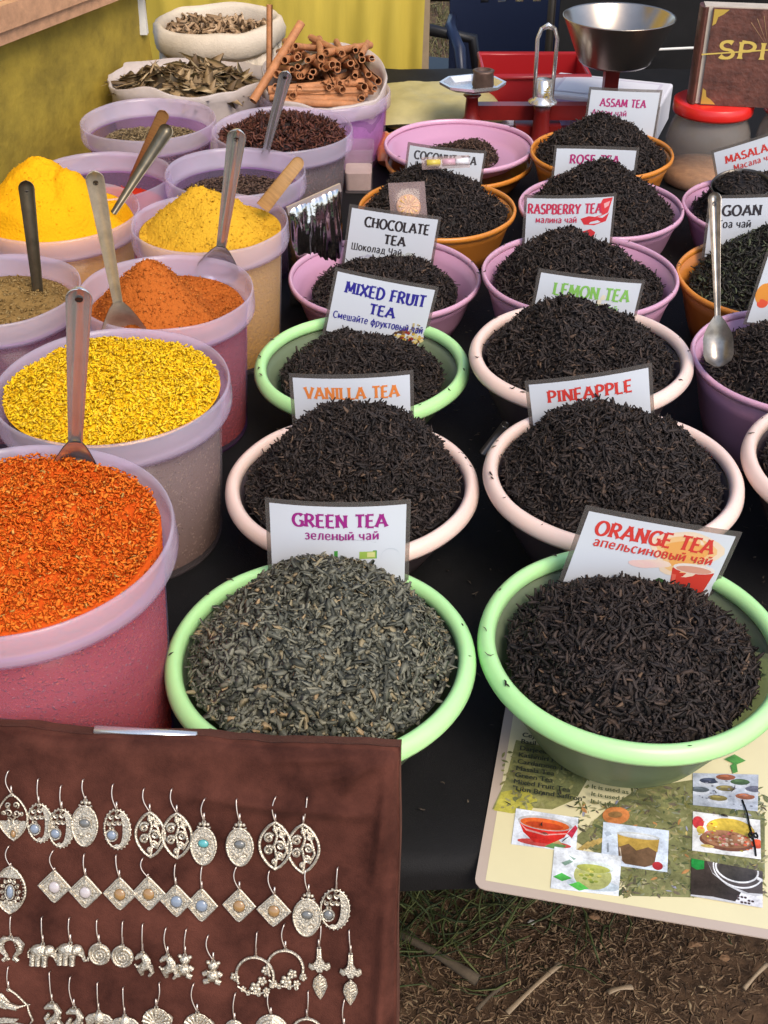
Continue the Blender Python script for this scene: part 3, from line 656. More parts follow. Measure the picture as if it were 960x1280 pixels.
# ------------------------------------------------------------------ ladles and spoons
def frame(a, b, face):
    """matrix: x across, y along a->b, z towards face"""
    y = (b-a).normalized(); x = y.cross(face).normalized(); z = x.cross(y)
    return Matrix((x, y, z)).transposed()
CAMV = Vector((0, 0, CAMH))
def ladle(top, bot, w0, w1, label, m='steel', scoop=None, group='ladles and spoons in the tubs', depth=.75, hole=True, scoop_tilt=0, flip=1, blend=.55):
    a, b = Vector(top), Vector(bot); L = (b-a).length; face = (CAMV-(a+b)/2).normalized()
    R = frame(a, b, face); M = R.to_4x4(); M.translation = a
    t = empty('ladle', a, label, 'ladle', group, M)
    h = MB(); n = 14; cr = 9; th = .0012; vs = []
    ss = [q/L for q in (0, .0003, .001, .0024, .0045, .0075, .0105)]+[.12, .22, .34, .48, .64, .82, 1.0]
    for s in ss:
        base = w0+(w1-w0)*min(1, max(0, (s-.05)/.95))**.8
        k = math.sqrt(max(.01, 1-(1-min(1, s*L/(w0*.5)))**2)); ww = base*k
        bow = .006*math.sin(PI*s)
        for side in (0, 1):
            for c in range(cr):
                u = -1+2*c/(cr-1); vs.append((u*ww/2, s*L, -flip*depth*ww*.5*(1-u*u)+bow-(th if side else 0)))
    K = 2*cr; fs = []
    for i in range(n-1):
        for side in (0, cr):
            for c in range(cr-1):
                q = i*K+side+c; f = (q, q+1, q+1+K, q+K); fs.append(f[::-1] if not side else f)
        for c in (0, cr-1): q = i*K+c; fs.append((q, q+cr, q+cr+K, q+K))
    h.add(vs, fs); h.build('handle', MATS[m], t)
    if hole:
        r = MB(); r.lathe([(.0, .0004), (.0022, .0004), (.003, .001), (.0034, .0004), (.003, 0)], 14, (0, w0*.85, -flip*depth*w0*.5+.002)); r.build('hanging_hole', MATS['dark_steel'], t)
    if scoop:
        sw, sl = scoop; s = MB(); N = 10; C = 11; vs = []
        for side in (0, 1):
            for i in range(N):
                v = i/(N-1); wd_ = (w1+(sw-w1)*min(1, v/blend)**.8) if v < .75 else sw*math.sqrt(max(.02, 1-((v-.75)/.26)**2))
                for c in range(C):
                    u = -1+2*c/(C-1); vs.append((u*wd_/2, L-.004+v*sl, -.30*wd_*(1-u*u)*min(1, v*1.6+.2)-.002*side+math.sin(scoop_tilt)*v*sl))
        for side in (0, N*C):
            for i in range(N-1):
                for c in range(C-1): q = side+i*C+c; f = (q, q+1, q+1+C, q+C); s_ = f if side else f[::-1]; s.add([], []); fs_ = s_; s.f.append(tuple(fs_))
        s.v = [tuple(v) for v in vs]; s.c = [(1, 1, 1)]*len(vs)
        s.build('scoop', MATS[m], t)
    return t
def T(key, dz=0): x, y, z, R, h = TUBS[key]; return x, y, z
x, y, z = T('red'); ladle(WY(99, 362, y+.03), WH(94, 557, z+.022), .0215, .013, 'steel ladle with flat grooved handle standing in the chili flakes', scoop=(.044, .075))
x, y, z = T('yellow'); ladle(WY(117, 215, y+.10), WH(148, 382, z+.026), .021, .012, 'steel ladle with long handle standing in the yellow flakes', 'worn_steel', scoop=(.058, .085))
x, y, z = T('orange'); ladle(WY(297, 163, y+.01), WH(276, 312, z+.016), .024, .013, 'bright steel ladle standing in the orange brown powder', scoop=(.058, .075))
x, y, z = T('tan'); ladle(WY(377, 198, y+.06), WH(328, 260, z+.008), .019, .022, 'short mustard dusted spoon stuck in the mustard yellow powder', 'spoon_wood', depth=.2, hole=False)
x, y, z = T('clove'); ladle(WY(358, 90, y+.02), WH(329, 202, z-.028), .022, .012, 'grey steel ladle standing in the dark brown seeds', 'steel', scoop=(.06, .07))
x, y, z = T('brown'); ladle(WY(32, 226, y+.03), WH(48, 370, z-.025), .021, .014, 'dark tarnished spoon handle standing in the dull brown powder', 'dark_worn')
x, y, z = T('turm'); ladle(WY(212, 157, y+.12), WH(142, 266, z), .025, .010, 'tarnished steel spoon leaning out of the turmeric', 'dark_worn')
x, y, z = T('redp'); ladle(WY(206, 139, y+.04), WH(163, 230, z-.06), .022, .014, 'brown wooden looking spoon leaning in the nearly empty red powder tub', 'spoon_wood', depth=.2, hole=False)
x, y, z = BOWLS['purp'][:3]
a_ = WY(893, 240, 1.50); b_ = WY(897, 398, 1.405)
ladle(a_, b_, .017, .007, 'long worn steel spoon lying across the orange bowl into the deep lilac bowl', 'old_steel', scoop=(.038, .066), group=None, blend=.4)
a_ = WY(634, 527, 1.33); b_ = WY(603, 566, 1.27)
ladle(a_, b_, .010, .009, 'narrow steel spoon handle on the black cloth between the salmon bowls', 'dark_steel', group=None, depth=.5, hole=False)
# black ladle lying in the masala tea
def black_ladle():
    x, y, z = BOWLS['masala'][:3]; c = WY(925, 246, y-.03); t = empty('serving_spoon', c, 'black serving spoon with a thin dark lip lying on the masala tea', 'spoon')
    b = MB(); R = .050; pr = [(R*math.sin(a), -R*.55*math.cos(a)+R*.5) for a in np.linspace(.05, PI/2, 8)]
    b.lathe(pr+[(R*1.03, R*.50), (R*1.03, R*.44)]+[(r+.0015, zz-.001) for r, zz in pr[::-1]], 36); o = b.build('spoon_bowl', MATS['dark_steel'], t); o.rotation_euler = (rad(10), rad(-8), 0); heap('tea_mound', 'black_tea', c+Vector((0, 0, .018)), .047, .02, 'small scoop of black tea lying in the black serving spoon', 'tea', 420, (.006, .013), (.002, .004), seed=91)
    h = MB(); h.tube([(.05, .0, .022), (.09, .01, .035), (.16, .03, .045)], .004, 8, flat=.6); h.build('handle', MATS['dark_steel'], t)
black_ladle()

# ------------------------------------------------------------------ lettering
def arc(cx, cy, rx, ry, a0, a1, n=12): return [(cx+rx*math.cos(rad(a0+(a1-a0)*i/n)), cy+ry*math.sin(rad(a0+(a1-a0)*i/n))) for i in range(n+1)]
GL = {
 'A': (.74, [[(.02, 0), (.37, 1)], [(.37, 1), (.72, 0)], [(.15, .32), (.59, .32)]]),
 'B': (.60, [[(.08, 0), (.08, 1)], [(.08, 1)]+arc(.28, .76, .24, .24, 90, -90)+[(.08, .52)], [(.08, .52)]+arc(.28, .26, .29, .26, 90, -90)+[(.08, 0)]]),
 'C': (.66, [arc(.40, .5, .36, .5, 48, 312, 18)]),
 'D': (.68, [[(.08, 0), (.08, 1)], [(.08, 1)]+arc(.24, .5, .40, .5, 90, -90, 16)+[(.08, 0)]]),
 'E': (.54, [[(.08, 0), (.08, 1)], [(.08, 1), (.50, 1)], [(.08, .52), (.44, .52)], [(.08, 0), (.52, 0)]]),
 'F': (.52, [[(.08, 0), (.08, 1)], [(.08, 1), (.50, 1)], [(.08, .52), (.44, .52)]]),
 'G': (.70, [arc(.40, .5, .36, .5, 48, 330, 18), [(.45, .45), (.67, .45)], [(.65, .45), (.65, .04)]]),
 'H': (.68, [[(.08, 0), (.08, 1)], [(.60, 0), (.60, 1)], [(.08, .52), (.60, .52)]]),
 'I': (.22, [[(.11, 0), (.11, 1)]]),
 'L': (.52, [[(.08, 0), (.08, 1)], [(.08, 0), (.50, 0)]]),
 'M': (.84, [[(.06, 0), (.12, 1)], [(.12, 1), (.42, .18)], [(.42, .18), (.72, 1)], [(.72, 1), (.78, 0)]]),
 'N': (.70, [[(.08, 0), (.08, 1)], [(.08, 1), (.62, 0)], [(.62, 0), (.62, 1)]]),
 'O': (.76, [arc(.38, .5, .34, .5, 90, 450, 26)]),
 'P': (.58, [[(.08, 0), (.08, 1)], [(.08, 1)]+arc(.26, .73, .27, .27, 90, -90)+[(.08, .46)]]),
 'R': (.64, [[(.08, 0), (.08, 1)], [(.08, 1)]+arc(.26, .75, .26, .25, 90, -90)+[(.08, .5)], [(.28, .5), (.60, 0)]]),
 'S': (.54, [arc(.28, .76, .21, .24, 40, 260, 12)+arc(.27, .26, .23, .26, 80, -150, 12)]),
 'T': (.58, [[(.29, 0), (.29, 1)], [(.0, 1), (.58, 1)]]),
 'U': (.68, [[(.08, 1), (.08, .32)]+arc(.34, .3, .26, .3, 180, 360, 12)+[(.60, 1)]]),
 'V': (.70, [[(.02, 1), (.35, 0)], [(.35, 0), (.68, 1)]]),
 'X': (.68, [[(.03, 0), (.65, 1)], [(.03, 1), (.65, 0)]]),
 'Y': (.66, [[(.02, 1), (.33, .48)], [(.64, 1), (.33, .48)], [(.33, .48), (.33, 0)]]),
 'K': (.62, [[(.08, 0), (.08, 1)], [(.58, 1), (.08, .45)], [(.22, .58), (.60, 0)]]),
}
def stroke(mb, pts, w, z, col, ox, oy, sx, sy, flare=.5):
    P = [(ox+x*sx, oy+y*sy) for x, y in pts]; d = [0]
    for i in range(1, len(P)): d.append(d[-1]+math.dist(P[i], P[i-1]))
    closed = math.dist(P[0], P[-1]) < 1e-6; T_ = d[-1]
    if not closed and len(P) == 2:
        P = [P[0]]+[(P[0][0]+(P[1][0]-P[0][0])*k, P[0][1]+(P[1][1]-P[0][1])*k) for k in (.16, .5, .84)]+[P[1]]; d = [0, .16*T_, .5*T_, .84*T_, T_]
    n = len(P); vs = []
    for i in range(n):
        a = P[i-1] if i else (P[-2] if closed else P[0]); b = P[i+1] if i < n-1 else (P[1] if closed else P[-1])
        dx, dy = b[0]-a[0], b[1]-a[1]; l = math.hypot(dx, dy)+1e-12; dx /= l; dy /= l
        ww = w*(.62+.38*abs(dy))
        if not closed:
            e = min(d[i], T_-d[i])/T_; ww *= 1+flare*max(0, 1-e/.16)
        vs += [(P[i][0]-dy*ww/2, P[i][1]+dx*ww/2), (P[i][0]+dy*ww/2, P[i][1]-dx*ww/2)]
    mb.off += 1; zz = z+mb.off*mb.step
    mb.add([(x, y, zz) for x, y in vs], [(2*i, 2*i+1, 2*i+3, 2*i+2) for i in range(n-1)], col)
def title(mb, txt, cx, y, width, h, col, z=.0003, wgt=.215):
    h *= .9; adv = [(GL[c][0] if c in GL else .34)+.13 for c in txt]; tot = sum(adv)-.13; sx = width/tot; x = cx-width/2
    for c, a in zip(txt, adv):
        if c in GL:
            for st in GL[c][1]: stroke(mb, st, wgt*h*min(1.1, .45+.6*sx/h), z, col, x, y, sx, h)
        x += a*sx
CYR = {
 'а': (.60, [[(.1, .66), (.2, .74), (.36, .74), (.47, .62), (.47, .0)], [(.47, .42), (.2, .38), (.08, .2), (.2, .02), (.36, .06), (.47, .2)]]),
 'в': (.58, [[(.08, 0), (.08, .74)], [(.08, .74), (.34, .74), (.44, .64), (.42, .46), (.32, .4), (.08, .4)], [(.32, .4), (.46, .32), (.48, .14), (.38, .0), (.08, 0)]]),
 'д': (.68, [[(.04, -.14), (.04, .02), (.64, .02), (.64, -.14)], [(.12, .02), (.22, .3), (.24, .74)], [(.24, .74), (.54, .74), (.54, .02)]]),
 'е': (.60, [[(.09, .38), (.52, .38), (.48, .62), (.31, .74), (.14, .64), (.07, .38), (.14, .1), (.32, .0), (.51, .09)]]),
 'з': (.50, [[(.06, .64), (.2, .74), (.36, .7), (.42, .56), (.34, .42), (.18, .4)], [(.34, .42), (.44, .26), (.4, .06), (.22, -.01), (.05, .1)]]),
 'и': (.62, [[(.09, .74), (.09, 0)], [(.09, .06), (.52, .68)], [(.52, .74), (.52, 0)]]),
 'й': (.62, [[(.09, .74), (.09, 0)], [(.09, .06), (.52, .68)], [(.52, .74), (.52, 0)], [(.18, 1.0), (.24, .9), (.38, .9), (.44, 1.0)]]),
 'к': (.56, [[(.09, 0), (.09, .74)], [(.48, .74), (.12, .38)], [(.2, .44), (.52, 0)]]),
 'л': (.62, [[(.02, .0), (.12, .06), (.2, .4), (.22, .74)], [(.22, .74), (.52, .74), (.52, 0)]]),
 'м': (.74, [[(.09, 0), (.09, .74)], [(.09, .72), (.36, .14)], [(.36, .14), (.63, .72)], [(.63, .74), (.63, 0)]]),
 'н': (.62, [[(.09, 0), (.09, .74)], [(.52, 0), (.52, .74)], [(.09, .38), (.52, .38)]]),
 'о': (.62, [arc(.31, .37, .24, .38, 90, 450, 18)]),
 'п': (.62, [[(.09, 0), (.09, .74), (.52, .74), (.52, 0)]]),
 'р': (.62, [[(.09, -.28), (.09, .74)], [(.09, .6), (.22, .74), (.42, .72), (.54, .5), (.52, .2), (.38, .0), (.2, .02), (.09, .14)]]),
 'с': (.56, [arc(.31, .37, .24, .38, 50, 310, 14)]),
 'т': (.52, [[(.02, .74), (.50, .74)], [(.26, .74), (.26, 0)]]),
 'у': (.56, [[(.04, .74), (.28, .06)], [(.52, .74), (.24, -.18), (.06, -.28)]]),
 'ф': (.80, [[(.40, -.28), (.40, 1.0)], arc(.40, .37, .31, .36, 90, 450, 18)]),
 'ч': (.58, [[(.09, .74), (.09, .44), (.2, .3), (.48, .32)], [(.48, .74), (.48, 0)]]),
 'ш': (.82, [[(.09, .74), (.09, .0), (.72, .0), (.72, .74)], [(.40, 0), (.40, .74)]]),
 'ы': (.78, [[(.09, 0), (.09, .74)], [(.09, .42), (.34, .42), (.46, .3), (.46, .12), (.34, 0), (.09, 0)], [(.68, 0), (.68, .74)]]),
 'ь': (.54, [[(.09, 0), (.09, .74)], [(.09, .42), (.34, .42), (.46, .3), (.46, .12), (.34, 0), (.09, 0)]]),
 'С': (.70, [arc(.40, .5, .34, .5, 48, 312, 16)]), 'Ш': (.96, [[(.09, 1), (.09, 0), (.86, 0), (.86, 1)], [(.475, 0), (.475, 1)]]),
 'Л': (.70, [[(.02, 0), (.13, .08), (.22, .5), (.24, 1)], [(.24, 1), (.60, 1), (.60, 0)]]), 'А': (.72, [[(.02, 0), (.36, 1)], [(.36, 1), (.70, 0)], [(.15, .32), (.57, .32)]]),
 'М': (.86, [[(.09, 0), (.09, 1)], [(.09, 1), (.42, .2)], [(.42, .2), (.75, 1)], [(.75, 1), (.75, 0)]]), 'Г': (.54, [[(.09, 0), (.09, 1), (.52, 1)]]), 'Ч': (.66, [[(.09, 1), (.09, .6), (.2, .42), (.56, .44)], [(.56, 1), (.56, 0)]]),
}
def subtitle(mb, txt, x, y, width, h, col, z=.0003):
    h *= 1/.95; adv = [(CYR[c][0] if c in CYR else .30)+.09 for c in txt]; sx = width/(sum(adv)-.09)
    for c, a in zip(txt, adv):
        if c in CYR:
            for st in CYR[c][1]: stroke(mb, st, .17*h*min(1.1, .4+.6*sx/h), z, col, x, y, sx, h, 0)
        x += a*sx
def textmesh(mb, txt, x, y, width, h, col, z=.0003, align='L', bold=0, shear=0):
    """built-in font turned into flat faces in mb"""
    cu = bpy.data.curves.new('t', 'FONT'); cu.body = txt; cu.size = 1; cu.offset = bold; cu.shear = shear; cu.resolution_u = 3
    o = bpy.data.objects.new('t', cu); COL.objects.link(o); dg = bpy.context.evaluated_depsgraph_get(); dg.update()
    me = bpy.data.meshes.new_from_object(o.evaluated_get(dg)); vs = [v.co.copy() for v in me.vertices]; fs = [tuple(p.vertices) for p in me.polygons]
    bpy.data.objects.remove(o); bpy.data.curves.remove(cu); bpy.data.meshes.remove(me)
    if not vs: return
    x0, x1 = min(v.x for v in vs), max(v.x for v in vs); k = h/.72; kx = width/(x1-x0) if width else k
    xo = x-(width/2 if align == 'C' else 0); mb.off += 1; zz = z+mb.off*mb.step
    mb.add([(xo+(v.x-x0)*kx, y+v.y*k, zz) for v in vs], fs, col)
    for e in ((.035, 0), (-.035, 0), (0, .03)):
        mb.off += 1; zz += mb.step; mb.add([(xo+(v.x-x0)*kx+e[0]*k, y+v.y*k+e[1]*k, zz) for v in vs], fs, col)

# ------------------------------------------------------------------ tea cards (local: x right, y up from the top left corner, z out)
CW, CH = .148, .108
def card(tl, tr, yh, label, cw=CW, lean=4, dyaw=0, hh=CH):
    mid = ((tl[0]+tr[0])/2, (tl[1]+tr[1])/2)
    a = WY(*tl, yh+dyaw); b = WY(*tr, yh-dyaw); x = (b-a).normalized(); wd_ = (b-a).length
    dn = Vector((0, -math.sin(rad(lean)), -math.cos(rad(lean)))); dn = (dn-x*dn.dot(x)).normalized(); nn = x.cross(-dn)
    M = Matrix((x, -dn, nn)).transposed().to_4x4(); M.translation = a
    t = empty('tea_card', a, label, 'card', 'tea name cards', M)
    s = wd_/CW; t.scale = (s, s, s)
    lm = MB(); n = 12
    out = [(0, 0), (CW, 0), (CW, -hh), (0, -hh)]
    bk = (.008, .002, .006, -.003, .009, .004)[int(tl[0]) % 6]
    def bow(x): return -bk*(2*x/CW-1)**2
    def sheet(x0, x1, y0, y1, z):
        q = MB(); q.add([(x0+(x1-x0)*i/n, yy, z+bow(x0+(x1-x0)*i/n)) for i in range(n+1) for yy in (y0, y1)], [(2*i, 2*i+1, 2*i+3, 2*i+2) for i in range(n)]); return q
    for k in (-.0002, -.0006):
        s_ = sheet(0, CW, 0, -hh, k); lm.add(s_.v, s_.f)
    lm.build('laminate', MATS['film'], t)
    pp = sheet(.0045, CW-.0045, -.0055, -hh+.004, 0); p2 = sheet(.0045, CW-.0045, -.0055, -hh+.004, -.0001); pp.add(p2.v, [f[::-1] for f in p2.f]); pp.build('paper', MATS['paper'], t)
    return t, bow
def finish(t, bow, words, pic=None):
    for mbx, nm in ((words, 'lettering'), (pic, 'printed_picture')):
        if mbx and mbx.v:
            mbx.v = [(x, y, z+bow(x)) for x, y, z in mbx.v]; mbx.build(nm, INK, t, smooth=False)
def rect(x0, y0, x1, y1): return [(x0, y0), (x1, y0), (x1, y1), (x0, y1)]
def ell(cx, cy, rx, ry, n=20, a0=0, a1=360): return [(cx+rx*math.cos(rad(a0+(a1-a0)*i/n)), cy+ry*math.sin(rad(a0+(a1-a0)*i/n))) for i in range(n if a1-a0 == 360 else n+1)]
def bez(*p):
    r = []
    for i in range(len(p)-1): r.append(p[i])
    return r+[p[-1]]
def blobs(mb, n, cx, cy, rx, ry, size, cols, z, seed):
    g = random.Random(seed)
    for _ in range(n):
        a = g.uniform(0, 2*PI); r = math.sqrt(g.random()); x, y = cx+rx*r*math.cos(a), cy+ry*r*math.sin(a); s = g.uniform(*size)
        mb.poly([(x+s*g.uniform(.6, 1)*math.cos(q), y+s*g.uniform(.5, .9)*math.sin(q)) for q in (2*PI*k/7 for k in range(7))], z, g.choice(cols))
yb = {k: v[1] for k, v in BOWLS.items()}
PUR, ORG, RED, BLK, NVY, GRN, MAG, BRN = (.30, .02, .20), (.72, .22, .05), (.60, .05, .04), (.035, .028, .03), (.03, .025, .25), (.22, .48, .10), (.42, .03, .16), (.10, .05, .03)
def simple(tl, tr, yh, label, lines, subs=(), picf=None, **k):
    t, bow = card(tl, tr, yh, label, **k); w = MB()
    for txt, cx, y, wd_, h, c in lines: title(w, txt, cx, y, wd_, h, c)
    for txt, x, y, wd_, h, c in subs: subtitle(w, txt, x, y, wd_, h, c)
    p = None
    if picf: p = MB(); picf(p)
    finish(t, bow, w, p)
# green
def pg(p):
    p.poly(rect(.070, -.073, .114, -.083), .0002, (.06, .28, .05)); p.poly(rect(.096, -.074, .113, -.083), .0002, (.30, .45, .08)); p.poly(rect(.104, -.075, .112, -.081), .0002, (.62, .62, .25))
    for k in range(16): p.poly(rect(.066+.003*k, -.0585+.0001*k-.00008*k*k*.3, .0685+.003*k, -.0572-.00008*k*k*.3), .0002, (.25, .25, .3))
    o = ell(.128, -.082, .010, .011, 16, 0, 180)
    for k in range(16): p.poly([o[k], o[k+1], (o[k+1][0], o[k+1][1]-.0006), (o[k][0], o[k][1]-.0006)], .0002, (.5, .55, .6))
    p.v = [(x, y+.014, z) for x, y, z in p.v]
simple((330, 627), (514, 629), yb['green']+.105, 'laminated card reading GREEN TEA in purple letters', [('GREEN TEA', .076, -.030, .096, .0165, PUR)], [('зеленый чай', .040, -.045, .076, .0095, PUR)], pg)
def po(p):
    for k, (r, c) in enumerate(((.032, (.75, .60, .45)), (.026, (.76, .48, .22)), (.019, (.74, .36, .10)))): p.poly([(.104+r*math.cos(q)*1.0*(1+.25*math.sin(3*q)), -.052+r*.8*math.sin(q)) for q in (2*PI*j/24 for j in range(24))], .0002, c)
    for k in range(5): p.poly(ell(.084-.004*k, -.066-.001*k, .012, .004), .0002, (.78, .62-.02*k, .5))
    p.poly([(.098, -.068), (.139, -.068), (.134, -.105), (.106, -.105)], .0002, (.55, .045, .03))
    p.poly(ell(.1185, -.066, .0205, .0055), .0002, (.72, .66, .60)); p.poly(ell(.1185, -.0672, .0175, .0038), .0002, (.60, .30, .22))
    p.poly([(.100, -.075), (.104, -.075), (.110, -.104), (.107, -.104)], .0002, (.66, .12, .08))
    blobs(p, 14, .092, -.092, .014, .010, (.003, .006), [(.05, .16, .04), (.08, .25, .05), (.04, .1, .03)], .0002, 3)
    p.v = [(x, y+.019, z) for x, y, z in p.v]
simple((733, 633), (929, 667), yb['orange']+.09, 'laminated card reading ORANGE TEA with a printed cup of red tea', [('ORANGE TEA', .072, -.028, .112, .0165, RED)], [('апельсиновый чай', .018, -.040, .114, .0088, RED)], po, lean=2)
simple((360, 470), (517, 466), yb['vanilla']+.10, 'laminated card reading VANILLA TEA in orange letters', [('VANILLA TEA', .074, -.032, .112, .0165, ORG)])
simple((656, 479), (816, 456), yb['pine']+.10, 'laminated card reading PINEAPPLE TEA in red letters', [('PINEAPPLE', .074, -.031, .098, .0165, RED), ('TEA', .074, -.053, .036, .0165, RED)])
def pm(p): blobs(p, 60, .122, -.084, .022, .012, (.002, .0045), [(.30, .04, .02), (.55, .35, .05), (.10, .05, .03), (.65, .55, .25), (.25, .12, .05)], .0002, 5); blobs(p, 16, .126, -.066, .012, .008, (.0015, .003), [(.15, .12, .06), (.5, .4, .2), (.3, .25, .15)], .0002, 6)
simple((419, 335), (549, 360), yb['mixed']+.10, 'laminated card reading MIXED FRUIT TEA with printed dried fruit', [('MIXED FRUIT', .077, -.033, .114, .0185, NVY), ('TEA', .077, -.057, .036, .0165, NVY)], [('Смешайте фруктовый чай', .010, -.073, .130, .0095, NVY)], pm, lean=4)
def pc(p): blobs(p, 30, .06, -.092, .032, .010, (.005, .011), [(.45, .45, .55), (.55, .56, .64), (.35, .34, .42), (.62, .62, .66)], .0002, 8); blobs(p, 16, .10, -.074, .016, .006, (.003, .007), [(.45, .47, .46), (.55, .56, .52)], .0002, 9)
simple((437, 256), (552, 272), yb['choc']+.10, 'laminated card reading CHOCOLATE TEA in dark letters', [('CHOCOLATE', .080, -.032, .104, .0175, BLK), ('TEA', .080, -.056, .034, .0165, BLK)], [('Шоколад Чай', .012, -.073, .082, .0105, BLK)], pc, lean=2)
simple((674, 337), (808, 352), yb['lemon']+.10, 'laminated card reading LEMON TEA in green letters', [('LEMON TEA', .078, -.033, .105, .0185, GRN)], [('Лимонный чай', .028, -.050, .090, .0095, GRN)], lambda p: blobs(p, 10, .095, -.036, .006, .012, (.003, .006), [(.72, .66, .5)], .00018, 2))
def pr(p):
    p.poly([(.098, -.044), (.118, -.040), (.136, -.032), (.142, -.0065), (.126, -.008), (.120, -.022), (.126, -.034), (.112, -.042)], .0002, (.66, .05, .06))
    p.poly([(.092, -.040), (.105, -.036), (.128, -.040), (.138, -.032), (.134, -.046), (.115, -.052), (.098, -.050)], .0002, (.62, .04, .05))
    p.poly([(.096, -.062), (.110, -.058), (.118, -.064), (.116, -.076), (.100, -.074)], .0002, (.60, .04, .05))
    p.poly([(.128, -.016), (.138, -.012), (.136, -.020), (.130, -.024)], .0002, (.8, .4, .4))
simple((656, 245), (772, 243), yb['rasp']+.11, 'laminated card reading RASPBERRY TEA with printed red petals', [('RASPBERRY TEA', .066, -.031, .118, .0175, (.55, .04, .09))], [('малина чай', .020, -.046, .066, .0095, (.55, .04, .09))], pr, lean=0)
simple((693, 181), (799, 184), yb['rose']+.105, 'laminated card reading ROSE TEA in crimson letters', [('ROSE TEA', .073, -.031, .086, .0165, MAG)], (), lambda p: blobs(p, 8, .013, -.056, .006, .008, (.002, .005), [(.6, .25, .3), (.5, .1, .15)], .0002, 7))
simple((510, 179), (609, 190), yb['coco']+.12, 'laminated card reading COCONUT TEA in grey letters', [('COCONUT TEA', .073, -.028, .116, .0165, (.06, .055, .06))], lean=2)
simple((737, 109), (829, 113), yb['assam']+.09, 'laminated card reading ASSAM TEA in plum letters', [('ASSAM TEA', .072, -.036, .092, .0165, MAG)], [('Ассам чай', .012, -.054, .070, .0105, MAG)], lean=2)
simple((889, 189), (988, 158), yb['masala']+.10, 'tilted laminated card reading MASALA in red letters', [('MASALA TEA', .085, -.034, .124, .0165, RED)], [('Масала чай', .036, -.052, .080, .0105, RED)], lean=-2)
simple((887, 245), (1004, 241), yb['goan']+.09, 'laminated card reading GOAN above a smaller Russian line', [('GOAN TEA', .080, -.034, .112, .0185, (.04, .035, .04))], [('Гоа чай', .020, -.054, .052, .0115, (.04, .035, .04))], lean=2)
simple((957, 314), (1088, 330), yb['purp']+.09, 'laminated card with a printed orange fruit at the right edge of the picture', (), (), lambda p: (p.poly(ell(.016, -.060, .012, .016), .0002, (.72, .28, .05)), p.poly(ell(.018, -.074, .008, .007), .0002, (.72, .1, .05))), lean=2)

